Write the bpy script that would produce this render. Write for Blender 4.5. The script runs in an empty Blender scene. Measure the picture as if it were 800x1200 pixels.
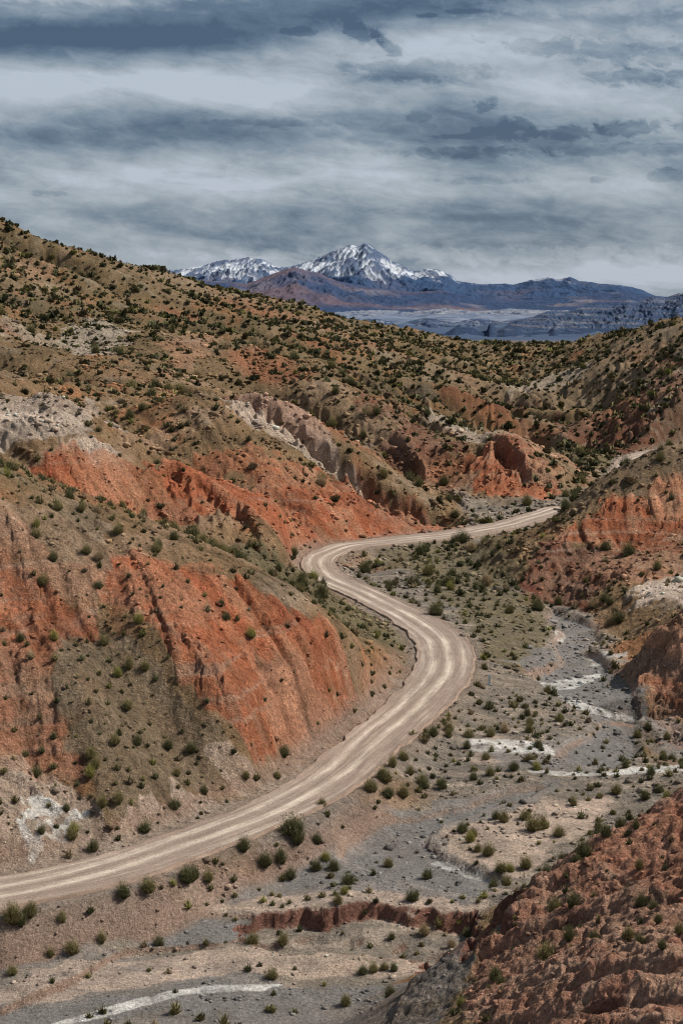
"""Dry mountain valley with a winding dirt road. World units are metres, camera at the origin, y runs away from it."""
import bpy, bmesh
import math, random
import numpy as np

# ------------------------------------------------------------------ numeric helpers
def sstep(a, b, x):
    t = np.clip((x - a) / (b - a), 0.0, 1.0)
    return t * t * (3 - 2 * t)

def _hash(ix, iy, seed):
    h = (ix.astype(np.uint32) * np.uint32(374761393)) ^ (iy.astype(np.uint32) * np.uint32(668265263)) ^ np.uint32((seed * 2246822519) & 0xffffffff)
    h = (h ^ (h >> np.uint32(13))) * np.uint32(1274126177)
    h = h ^ (h >> np.uint32(16))
    h = h * np.uint32(2654435761)
    return (h ^ (h >> np.uint32(15)))

_ANG = np.arange(256) * (2 * math.pi / 256)
_GX = np.cos(_ANG).astype(np.float32)
_GY = np.sin(_ANG).astype(np.float32)

def gnoise(x, y, seed=0):
    """gradient noise, about -1..1"""
    x = np.asarray(x, np.float64); y = np.asarray(y, np.float64)
    fx = np.floor(x); fy = np.floor(y)
    ix = fx.astype(np.int64); iy = fy.astype(np.int64)
    dx = (x - fx).astype(np.float32); dy = (y - fy).astype(np.float32)
    def g(ox, oy):
        h = (_hash(ix + ox, iy + oy, seed) & np.uint32(255)).astype(np.intp)
        return _GX[h] * (dx - ox) + _GY[h] * (dy - oy)
    u = dx * dx * dx * (dx * (dx * 6 - 15) + 10)
    v = dy * dy * dy * (dy * (dy * 6 - 15) + 10)
    a = g(0, 0); b = g(1, 0); c = g(0, 1); d = g(1, 1)
    a = a + (b - a) * u
    c = c + (d - c) * u
    return (a + (c - a) * v) * 1.5

def fbm(x, y, octs=4, seed=0, gain=0.5, lac=2.03):
    s = 0; a = 1.0; t = 0
    for k in range(octs):
        s = s + a * gnoise(x, y, seed + k * 17)
        t += a; a *= gain
        x = x * lac + 13.7; y = y * lac - 7.3
    return s / t

def ridged(x, y, octs=4, seed=0, gain=0.5):
    s = 0; a = 1.0; t = 0
    for k in range(octs):
        n = 1 - np.abs(gnoise(x, y, seed + k * 31)) * 1.6
        s = s + a * n * np.abs(n)
        t += a; a *= gain
        x = x * 2.07 + 5.1; y = y * 2.07 - 3.9
    return s / t

class Surf:
    """smooth land form through surveyed points: interpolates z/y over (x/y, ln y)"""
    C = 0.012
    def __init__(self, pts):
        P = np.array(pts, np.float64)
        self.q = np.stack([P[:, 0] / P[:, 1], np.log(P[:, 1])], 1)
        k = P[:, 2] / P[:, 1]
        n = len(P)
        d2 = ((self.q[:, None] - self.q[None]) ** 2).sum(-1)
        A = np.zeros((n + 3, n + 3))
        A[:n, :n] = np.sqrt(d2 + self.C ** 2) - 2e-4 * np.eye(n)
        A[:n, n] = 1; A[:n, n + 1:] = self.q
        A[n:, :n] = A[:n, n:].T
        self.w = np.linalg.solve(A, np.concatenate([k, np.zeros(3)]))
    def kk(self, u, w):
        n = len(self.q)
        out = self.w[n] + self.w[n + 1] * u + self.w[n + 2] * w
        for i in range(n):
            out = out + self.w[i] * np.sqrt((u - self.q[i, 0]) ** 2 + (w - self.q[i, 1]) ** 2 + self.C ** 2)
        return out

def sdist(px, py, poly):
    """signed distance to a polygon, positive inside"""
    P = np.array(poly, np.float64)
    n = len(P)
    d = np.full(px.shape, 1e18); ins = np.zeros(px.shape, bool)
    for i in range(n):
        a = P[i]; b = P[(i + 1) % n]
        e = b - a
        L = max(e @ e, 1e-12)
        wx = px - a[0]; wy = py - a[1]
        t = np.clip((wx * e[0] + wy * e[1]) / L, 0, 1)
        d = np.minimum(d, (wx - e[0] * t) ** 2 + (wy - e[1] * t) ** 2)
        c = ((a[1] > py) != (b[1] > py))
        if abs(e[1]) > 1e-12:
            ins ^= c & (px < a[0] + (py - a[1]) * e[0] / e[1])
    d = np.sqrt(d)
    return np.where(ins, d, -d)

def pdist(px, py, line):
    """distance to a polyline of (x, y, ...) rows, and interpolated extra columns at the nearest point"""
    P = np.array(line, np.float64)
    best = np.full(px.shape, 1e18); ex = np.zeros(px.shape + (P.shape[1] - 2,))
    for i in range(len(P) - 1):
        a = P[i]; b = P[i + 1]
        e = b[:2] - a[:2]; L = max(e @ e, 1e-12)
        t = np.clip(((px - a[0]) * e[0] + (py - a[1]) * e[1]) / L, 0, 1)
        d = (px - a[0] - e[0] * t) ** 2 + (py - a[1] - e[1] * t) ** 2
        m = d < best
        best = np.where(m, d, best)
        if ex.shape[-1]:
            v = a[2:] + (b[2:] - a[2:]) * t[..., None]
            ex = np.where(m[..., None], v, ex)
    return np.sqrt(best), ex

# ------------------------------------------------------------------ survey of the place (world metres)
CTRL = [(-31.04, 116.99, -46.5),
 (-26.98, 119.64, -46.5),
 (-22.46, 122.14, -46.5),
 (-17.72, 125.79, -46.5),
 (-13.57, 130.51, -46.5),
 (-9.85, 135.02, -46.5),
 (-6.65, 139.39, -46.5),
 (-3.72, 144.02, -46.5),
 (-0.67, 150.52, -46.5),
 (2.5, 159.92, -46.5),
 (5.84, 169.38, -46.5),
 (8.99, 179.09, -46.5),
 (11.57, 188.51, -46.5),
 (13.44, 199.85, -46.5),
 (13.67, 211.65, -46.5),
 (11.6, 223.08, -46.5),
 (8.02, 234.73, -46.5),
 (3.68, 246.21, -46.44),
 (0.35, 254.46, -46.37),
 (-2.44, 262.8, -46.27),
 (-3.93, 270.78, -46.18),
 (-3.83, 279.77, -46.08),
 (-1.81, 286.57, -46.01),
 (1.83, 293.21, -45.93),
 (6.46, 296.18, -45.91),
 (13.12, 300.73, -45.86),
 (20.38, 304.91, -45.83),
 (27.84, 312.0, -45.77),
 (34.65, 319.95, -45.7),
 (41.58, 331.53, -45.62),
 (48.1, 343.3, -45.54),
 (50.16, 340.82, -45.02),
 (57.67, 354.07, -44.92),
 (67.42, 386.75, -44.72),
 (76.1, 422.07, -44.53),
 (82.77, 444.09, -44.42),
 (91.16, 457.24, -44.37),
 (101.31, 469.94, -44.33),
 (116.63, 483.35, -44.28),
 (0.5, 6.0, -4.0),
 (0.0, 20.0, -17.0),
 (0.0, 45.0, -31.0),
 (25.0, 25.0, -16.0),
 (-25.0, 25.0, -30.0),
 (-30.0, 50.0, -44.0),
 (40.0, 45.0, -22.0),
 (60.0, 60.0, -24.0),
 (29.91, 112.0, -32.11),
 (25.7, 115.0, -36.61),
 (20.58, 108.0, -36.89),
 (17.1, 105.0, -37.39),
 (13.79, 102.0, -38.71),
 (10.72, 100.0, -39.71),
 (7.69, 97.0, -41.39),
 (3.78, 95.0, -43.37),
 (1.06, 93.0, -44.69),
 (11.64, 68.0, -32.68),
 (18.12, 80.0, -33.66),
 (21.8, 97.0, -35.11),
 (8.79, 77.0, -37.0),
 (4.96, 87.0, -41.81),
 (14.27, 84.0, -35.34),
 (10.21, 90.0, -39.47),
 (18.57, 97.0, -36.81),
 (23.01, 85.0, -33.26),
 (16.05, 129.49, -49.9),
 (10.98, 121.39, -50.0),
 (6.51, 114.68, -50.3),
 (2.48, 108.76, -50.3),
 (-1.19, 104.68, -50.3),
 (23.5, 139.59, -49.3),
 (32.96, 151.17, -49.0),
 (29.36, 145.58, -49.3),
 (40.93, 159.56, -48.5),
 (-26.2, 115.47, -50.3),
 (-20.4, 120.15, -50.2),
 (-13.78, 121.88, -50.2),
 (-6.89, 121.88, -50.2),
 (-24.07, 105.55, -50.4),
 (-15.05, 105.55, -50.4),
 (-7.15, 104.47, -50.2),
 (-6.55, 115.57, -50.0),
 (0.0, 117.18, -50.0),
 (-29.13, 111.42, -50.2),
 (-12.99, 114.45, -50.2),
 (-7.13, 126.4, -49.6),
 (0.0, 126.27, -49.4),
 (7.1, 125.89, -49.4),
 (11.56, 128.19, -49.4),
 (0.0, 136.77, -49.5),
 (4.0, 142.51, -49.5),
 (9.95, 148.12, -49.3),
 (16.76, 149.83, -49.0),
 (15.55, 138.45, -49.3),
 (21.16, 145.29, -49.2),
 (-18.75, 122.91, -49.9),
 (-12.74, 125.4, -49.8),
 (-7.32, 129.96, -49.7),
 (-3.77, 134.05, -49.3),
 (-1.58, 141.07, -49.0),
 (-26.03, 121.15, -49.9),
 (2.48, 147.69, -48.3),
 (6.0, 153.55, -48.0),
 (10.63, 158.9, -48.3),
 (17.72, 158.9, -48.3),
 (15.2, 170.81, -48.0),
 (22.54, 168.8, -48.4),
 (26.75, 159.89, -48.6),
 (31.68, 157.74, -48.4),
 (37.53, 156.44, -48.0),
 (28.41, 170.19, -48.8),
 (32.5, 177.26, -48.8),
 (20.1, 181.13, -47.8),
 (26.02, 180.27, -48.6),
 (32.49, 182.95, -48.8),
 (16.93, 191.21, -47.2),
 (22.25, 201.25, -47.4),
 (26.64, 200.68, -48.4),
 (31.21, 201.5, -48.6),
 (33.82, 190.71, -48.7),
 (34.96, 210.98, -48.5),
 (31.81, 221.85, -48.5),
 (36.79, 230.28, -48.4),
 (21.98, 221.61, -47.2),
 (28.56, 235.91, -47.6),
 (21.68, 246.61, -47.0),
 (13.89, 252.97, -46.8),
 (7.35, 268.03, -46.6),
 (15.14, 276.28, -46.5),
 (26.56, 269.18, -46.8),
 (32.15, 293.86, -46.2),
 (30.19, 249.76, -47.6),
 (32.05, 242.75, -48.3),
 (38.91, 235.62, -48.2),
 (41.52, 221.5, -47.8),
 (40.36, 208.8, -48.0),
 (-26.75, 118.07, -50.1),
 (-25.54, 112.39, -50.3),
 (-23.23, 120.77, -50.1),
 (-22.12, 114.68, -50.3),
 (-30.4, 116.6, -50.1),
 (-28.13, 107.36, -50.3),
 (-26.98, 119.28, -49.2),
 (-23.31, 121.37, -49.2),
 (-19.44, 122.98, -49.2),
 (-30.7, 117.92, -49.2),
 (-19.78, 116.26, -50.3),
 (-18.8, 110.18, -50.3),
 (-17.22, 121.81, -50.1),
 (-11.1, 122.8, -50.0),
 (-20.42, 105.34, -50.3),
 (-27.63, 122.73, -46.0),
 (-19.54, 127.92, -46.0),
 (-14.55, 133.1, -46.0),
 (-11.14, 137.25, -46.0),
 (-7.98, 142.67, -46.0),
 (-4.98, 148.62, -46.2),
 (-2.16, 154.92, -46.2),
 (1.86, 167.09, -46.0),
 (6.28, 182.98, -46.0),
 (-41.77, 160.0, -18.11),
 (-35.54, 163.0, -21.13),
 (-30.28, 163.0, -24.0),
 (-24.24, 164.0, -26.69),
 (-19.09, 166.0, -27.48),
 (-13.81, 168.0, -28.56),
 (-6.54, 170.0, -31.92),
 (0.0, 174.0, -37.55),
 (5.03, 182.0, -43.17),
 (-34.07, 155.0, -29.54),
 (-27.14, 149.0, -33.41),
 (-23.01, 143.0, -37.74),
 (-19.62, 135.0, -43.37),
 (-19.84, 131.0, -45.88),
 (-18.61, 153.5, -32.69),
 (-11.62, 150.0, -37.03),
 (-8.26, 148.5, -42.58),
 (-16.24, 146.0, -41.03),
 (-23.84, 154.5, -32.91),
 (-27.4, 136.5, -41.49),
 (-4.43, 160.0, -39.5),
 (-1.84, 166.0, -39.1),
 (-9.9, 163.5, -32.99),
 (-16.7, 160.0, -30.49),
 (5.87, 213.0, -45.97),
 (0.0, 231.0, -44.93),
 (-9.1, 237.0, -41.47),
 (-19.69, 240.0, -37.33),
 (-28.71, 239.0, -33.88),
 (-38.25, 234.0, -29.95),
 (-46.09, 229.0, -26.17),
 (-54.94, 220.0, -21.9),
 (3.03, 220.0, -44.64),
 (-8.28, 252.0, -41.71),
 (-14.11, 258.0, -40.56),
 (-24.58, 250.0, -36.54),
 (-55.53, 256.0, -23.39),
 (-48.31, 262.0, -24.22),
 (-42.98, 264.0, -25.56),
 (-39.02, 266.0, -27.93),
 (-45.56, 246.0, -30.54),
 (-38.22, 250.0, -35.85),
 (-32.88, 256.0, -38.55),
 (-29.87, 254.0, -39.93),
 (-62.27, 250.0, -20.12),
 (-34.02, 272.0, -30.79),
 (-27.59, 274.0, -32.81),
 (-15.05, 276.0, -37.3),
 (-4.58, 279.0, -43.09),
 (-21.78, 266.0, -37.7),
 (-35.71, 262.0, -34.68),
 (-10.19, 266.0, -41.82),
 (-61.59, 285.0, -18.0),
 (-54.28, 287.0, -18.44),
 (-47.0, 280.0, -22.54),
 (-56.77, 262.0, -21.8),
 (-41.73, 285.0, -26.04),
 (-32.6, 300.0, -31.99),
 (-23.01, 302.0, -36.17),
 (-8.24, 302.0, -41.81),
 (1.65, 301.0, -45.32),
 (-45.32, 310.0, -24.95),
 (-41.0, 345.0, -21.24),
 (-31.41, 342.0, -21.98),
 (-18.39, 340.0, -24.6),
 (-9.1, 336.0, -28.5),
 (0.0, 331.0, -33.85),
 (14.17, 325.0, -41.77),
 (25.1, 317.0, -45.63),
 (-17.37, 320.0, -30.98),
 (-3.43, 315.0, -39.11),
 (6.77, 310.0, -43.94),
 (-20.8, 385.0, -24.74),
 (-6.25, 385.0, -29.95),
 (6.23, 383.0, -36.03),
 (20.24, 372.0, -43.12),
 (27.29, 345.0, -46.62),
 (-35.77, 390.0, -20.85),
 (0.0, 440.0, -17.61),
 (16.25, 430.0, -25.31),
 (29.56, 420.0, -32.67),
 (39.04, 400.0, -36.11),
 (51.24, 393.0, -41.26),
 (61.83, 392.0, -44.37),
 (17.17, 396.0, -35.1),
 (29.1, 383.0, -37.08),
 (40.52, 383.0, -36.45),
 (49.57, 380.0, -41.35),
 (31.2, 358.0, -45.03),
 (40.28, 352.0, -44.86),
 (49.73, 358.0, -45.03),
 (37.82, 366.0, -41.42),
 (-61.46, 380.0, -18.27),
 (-82.91, 385.0, -14.38),
 (-90.19, 420.0, -6.7),
 (-67.76, 420.0, -12.31),
 (-45.22, 420.0, -15.69),
 (-23.17, 430.0, -18.83),
 (-50.48, 470.0, -8.75),
 (-102.78, 480.0, 2.55),
 (-75.05, 500.0, -2.66),
 (-41.87, 520.0, -8.3),
 (-14.78, 550.0, -14.65),
 (15.35, 570.0, -21.9),
 (38.19, 590.0, -29.96),
 (58.62, 680.0, -29.04),
 (-140.38, 540.0, 38.33),
 (-119.2, 560.0, 27.17),
 (-99.88, 585.0, 17.32),
 (-80.85, 605.0, 9.61),
 (-66.33, 620.0, 6.24),
 (-51.39, 640.0, 2.72),
 (-25.51, 680.0, -1.81),
 (0.0, 720.0, -7.27),
 (19.99, 745.0, -10.3),
 (41.11, 765.0, -17.52),
 (60.24, 800.0, -23.88),
 (-153.61, 720.0, 22.83),
 (-125.08, 780.0, 12.4),
 (-65.96, 820.0, -6.54),
 (0.0, 860.0, -20.61),
 (48.43, 900.0, -29.75),
 (71.32, 600.0, -38.55),
 (73.75, 545.0, -42.39),
 (76.51, 470.0, -44.99),
 (69.06, 640.0, -34.22),
 (44.95, 520.0, -33.41),
 (52.49, 440.0, -40.2),
 (64.63, 425.0, -43.46),
 (73.91, 400.0, -43.09),
 (102.23, 950.0, -31.41),
 (84.37, 980.0, -32.4),
 (109.87, 850.0, -34.02),
 (89.38, 590.0, -43.97),
 (59.18, 374.79, -45.5),
 (73.1, 407.43, -45.0),
 (87.18, 900.0, -30.72),
 (100.68, 780.0, -23.28),
 (112.89, 700.0, -18.27),
 (125.71, 650.0, -13.84),
 (133.19, 620.0, -11.88),
 (154.5, 600.0, -6.38),
 (98.66, 610.0, -29.33),
 (117.45, 545.0, -23.28),
 (76.38, 565.0, -39.36),
 (90.89, 525.0, -38.84),
 (105.96, 490.0, -33.6),
 (124.49, 480.0, -30.84),
 (70.5, 500.0, -45.68),
 (91.73, 470.0, -42.17),
 (88.02, 680.0, -34.53),
 (155.37, 850.0, -22.64),
 (205.48, 850.0, -18.1),
 (74.1, 285.0, -23.71),
 (62.94, 290.0, -27.76),
 (59.81, 290.0, -28.39),
 (55.13, 290.0, -29.81),
 (51.83, 289.0, -31.29),
 (48.71, 287.0, -32.8),
 (46.08, 285.0, -34.44),
 (43.36, 282.0, -37.18),
 (40.53, 277.0, -39.26),
 (35.49, 268.0, -42.88),
 (64.49, 282.0, -34.23),
 (54.94, 280.0, -36.3),
 (47.02, 278.0, -38.33),
 (29.92, 257.0, -47.55),
 (32.99, 250.0, -48.76),
 (39.3, 238.0, -48.29),
 (60.04, 275.0, -38.68),
 (50.22, 270.0, -42.45),
 (54.81, 250.0, -42.77),
 (46.58, 250.0, -42.77),
 (42.23, 266.0, -43.29),
 (38.74, 252.0, -46.62),
 (46.48, 235.0, -44.79),
 (54.88, 238.0, -44.03),
 (68.38, 250.0, -39.3),
 (71.87, 330.0, -40.06),
 (54.0, 330.0, -44.59),
 (86.15, 330.0, -37.35),
 (44.0, 310.0, -43.94),
 (58.2, 212.0, -39.22),
 (48.02, 208.0, -40.22),
 (44.22, 206.0, -41.8),
 (41.04, 204.0, -43.68),
 (37.82, 200.0, -47.67),
 (35.7, 188.0, -50.68),
 (36.65, 178.0, -51.04),
 (40.24, 172.0, -50.8),
 (41.85, 194.0, -46.79),
 (43.65, 198.0, -42.17),
 (47.83, 180.0, -44.43),
 (40.86, 184.0, -49.6),
 (46.42, 222.0, -44.79),
 (39.78, 212.0, -47.54),
 (-300.0, 200.0, 10.0),
 (-420.0, 500.0, 60.0),
 (-600.0, 900.0, 60.0),
 (300.0, 150.0, -10.0),
 (330.0, 300.0, -5.0),
 (420.0, 600.0, 20.0),
 (600.0, 900.0, 20.0),
 (0.0, 1400.0, -84.0),
 (-400.0, 1400.0, -84.0),
 (500.0, 1400.0, -84.0),
 (0.0, 1100.0, -70.0),
 (150.0, 1100.0, -70.0),
 (-300.0, 1100.0, -40.0),
 (300.0, 1150.0, -60.0)]
ROAD = [(-31.04, 116.99, -46.5, 3.48),
 (-30.32, 117.47, -46.5, 3.48),
 (-29.29, 118.16, -46.5, 3.47),
 (-28.12, 118.92, -46.5, 3.47),
 (-26.98, 119.64, -46.5, 3.45),
 (-25.89, 120.25, -46.5, 3.42),
 (-24.76, 120.83, -46.5, 3.39),
 (-23.61, 121.43, -46.5, 3.35),
 (-22.46, 122.14, -46.5, 3.31),
 (-21.28, 122.94, -46.5, 3.24),
 (-20.07, 123.83, -46.5, 3.17),
 (-18.87, 124.78, -46.5, 3.1),
 (-17.72, 125.79, -46.5, 3.04),
 (-16.63, 126.9, -46.5, 2.99),
 (-15.58, 128.1, -46.5, 2.95),
 (-14.56, 129.32, -46.5, 2.92),
 (-13.57, 130.51, -46.5, 2.9),
 (-12.6, 131.66, -46.5, 2.9),
 (-11.65, 132.79, -46.5, 2.91),
 (-10.74, 133.91, -46.5, 2.92),
 (-9.85, 135.02, -46.5, 2.94),
 (-9.01, 136.12, -46.5, 2.94),
 (-8.2, 137.2, -46.5, 2.95),
 (-7.42, 138.28, -46.5, 2.96),
 (-6.65, 139.39, -46.5, 2.98),
 (-5.9, 140.49, -46.5, 3.0),
 (-5.18, 141.57, -46.5, 3.02),
 (-4.46, 142.73, -46.5, 3.05),
 (-3.72, 144.02, -46.5, 3.08),
 (-2.97, 145.44, -46.5, 3.12),
 (-2.21, 146.97, -46.5, 3.17),
 (-1.44, 148.64, -46.5, 3.22),
 (-0.67, 150.52, -46.5, 3.26),
 (0.11, 152.66, -46.5, 3.28),
 (0.9, 155.03, -46.5, 3.29),
 (1.7, 157.5, -46.5, 3.3),
 (2.5, 159.92, -46.5, 3.3),
 (3.33, 162.27, -46.5, 3.31),
 (4.17, 164.63, -46.5, 3.32),
 (5.02, 166.99, -46.5, 3.33),
 (5.84, 169.38, -46.5, 3.35),
 (6.66, 171.8, -46.5, 3.39),
 (7.46, 174.24, -46.5, 3.43),
 (8.24, 176.68, -46.5, 3.48),
 (8.99, 179.09, -46.5, 3.52),
 (9.69, 181.43, -46.5, 3.56),
 (10.36, 183.7, -46.5, 3.6),
 (10.99, 186.03, -46.5, 3.64),
 (11.57, 188.51, -46.5, 3.67),
 (12.13, 191.2, -46.5, 3.7),
 (12.65, 194.03, -46.5, 3.72),
 (13.1, 196.94, -46.5, 3.74),
 (13.44, 199.85, -46.5, 3.74),
 (13.66, 202.78, -46.5, 3.73),
 (13.8, 205.75, -46.5, 3.71),
 (13.81, 208.72, -46.5, 3.68),
 (13.67, 211.65, -46.5, 3.64),
 (13.35, 214.53, -46.5, 3.59),
 (12.88, 217.38, -46.5, 3.53),
 (12.28, 220.22, -46.5, 3.46),
 (11.6, 223.08, -46.5, 3.4),
 (10.83, 225.98, -46.5, 3.33),
 (9.95, 228.9, -46.5, 3.26),
 (9.0, 231.83, -46.5, 3.2),
 (8.02, 234.73, -46.5, 3.14),
 (6.96, 237.69, -46.49, 3.1),
 (5.83, 240.68, -46.47, 3.07),
 (4.71, 243.57, -46.45, 3.04),
 (3.68, 246.21, -46.44, 3.03),
 (2.77, 248.5, -46.42, 3.04),
 (1.92, 250.53, -46.4, 3.05),
 (1.12, 252.46, -46.38, 3.07),
 (0.35, 254.46, -46.37, 3.09),
 (-0.42, 256.54, -46.34, 3.09),
 (-1.16, 258.64, -46.32, 3.08),
 (-1.85, 260.74, -46.3, 3.08),
 (-2.44, 262.8, -46.27, 3.06),
 (-2.94, 264.8, -46.25, 3.04),
 (-3.37, 266.75, -46.23, 3.0),
 (-3.7, 268.73, -46.2, 2.97),
 (-3.93, 270.78, -46.18, 2.95),
 (-4.06, 273.01, -46.15, 2.93),
 (-4.1, 275.35, -46.12, 2.91),
 (-4.03, 277.65, -46.1, 2.9),
 (-3.83, 279.77, -46.08, 2.9),
 (-3.5, 281.63, -46.06, 2.91),
 (-3.04, 283.31, -46.04, 2.92),
 (-2.48, 284.93, -46.02, 2.94),
 (-1.81, 286.57, -46.01, 2.98),
 (-1.04, 288.33, -45.99, 3.04),
 (-0.15, 290.13, -45.97, 3.11),
 (0.81, 291.81, -45.95, 3.19),
 (1.83, 293.21, -45.93, 3.29),
 (2.87, 294.17, -45.92, 3.4),
 (3.95, 294.83, -45.92, 3.53),
 (5.13, 295.41, -45.91, 3.66),
 (6.46, 296.18, -45.91, 3.79),
 (7.97, 297.21, -45.9, 3.92),
 (9.63, 298.38, -45.88, 4.06),
 (11.37, 299.58, -45.87, 4.19),
 (13.12, 300.73, -45.86, 4.28),
 (14.89, 301.73, -45.85, 4.36),
 (16.7, 302.66, -45.84, 4.41),
 (18.54, 303.67, -45.84, 4.44),
 (20.38, 304.91, -45.83, 4.44),
 (22.25, 306.46, -45.81, 4.41),
 (24.14, 308.22, -45.8, 4.36),
 (26.02, 310.1, -45.79, 4.28),
 (27.84, 312.0, -45.77, 4.21),
 (29.59, 313.84, -45.75, 4.14),
 (31.28, 315.69, -45.74, 4.06),
 (32.96, 317.69, -45.72, 3.98),
 (34.65, 319.95, -45.7, 3.89),
 (36.39, 322.59, -45.68, 3.79),
 (38.14, 325.5, -45.66, 3.68),
 (39.88, 328.54, -45.64, 3.57),
 (41.58, 331.53, -45.62, 3.47),
 (43.35, 334.79, -45.61, 3.37),
 (45.15, 338.29, -45.6, 3.26),
 (46.79, 341.35, -45.59, 3.17),
 (48.1, 343.3, -45.54, 3.1),
 (48.8, 343.31, -45.43, 3.05),
 (49.07, 341.96, -45.28, 3.02),
 (49.37, 340.66, -45.13, 3.0),
 (50.16, 340.82, -45.02, 2.98),
 (51.6, 342.57, -44.97, 2.96),
 (53.43, 345.25, -44.95, 2.95),
 (55.5, 349.02, -44.94, 2.94),
 (57.67, 354.07, -44.92, 2.93),
 (59.97, 360.81, -44.88, 2.91),
 (62.47, 369.03, -44.83, 2.89),
 (65.0, 377.94, -44.77, 2.88),
 (67.42, 386.75, -44.72, 2.9),
 (69.71, 395.71, -44.67, 2.95),
 (71.95, 405.07, -44.62, 3.03),
 (74.1, 414.11, -44.57, 3.14),
 (76.1, 422.07, -44.53, 3.27),
 (77.87, 428.71, -44.5, 3.45),
 (79.46, 434.46, -44.47, 3.67),
 (81.03, 439.52, -44.44, 3.89),
 (82.77, 444.09, -44.42, 4.09),
 (84.71, 448.01, -44.4, 4.25),
 (86.75, 451.25, -44.39, 4.4),
 (88.9, 454.2, -44.38, 4.53),
 (91.16, 457.24, -44.37, 4.62),
 (93.45, 460.43, -44.36, 4.67),
 (95.8, 463.57, -44.35, 4.69),
 (98.37, 466.72, -44.34, 4.7),
 (101.31, 469.94, -44.33, 4.7),
 (105.14, 473.55, -44.32, 4.71),
 (109.6, 477.44, -44.3, 4.71),
 (113.75, 480.92, -44.29, 4.7),
 (116.63, 483.35, -44.28, 4.7)]
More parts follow.
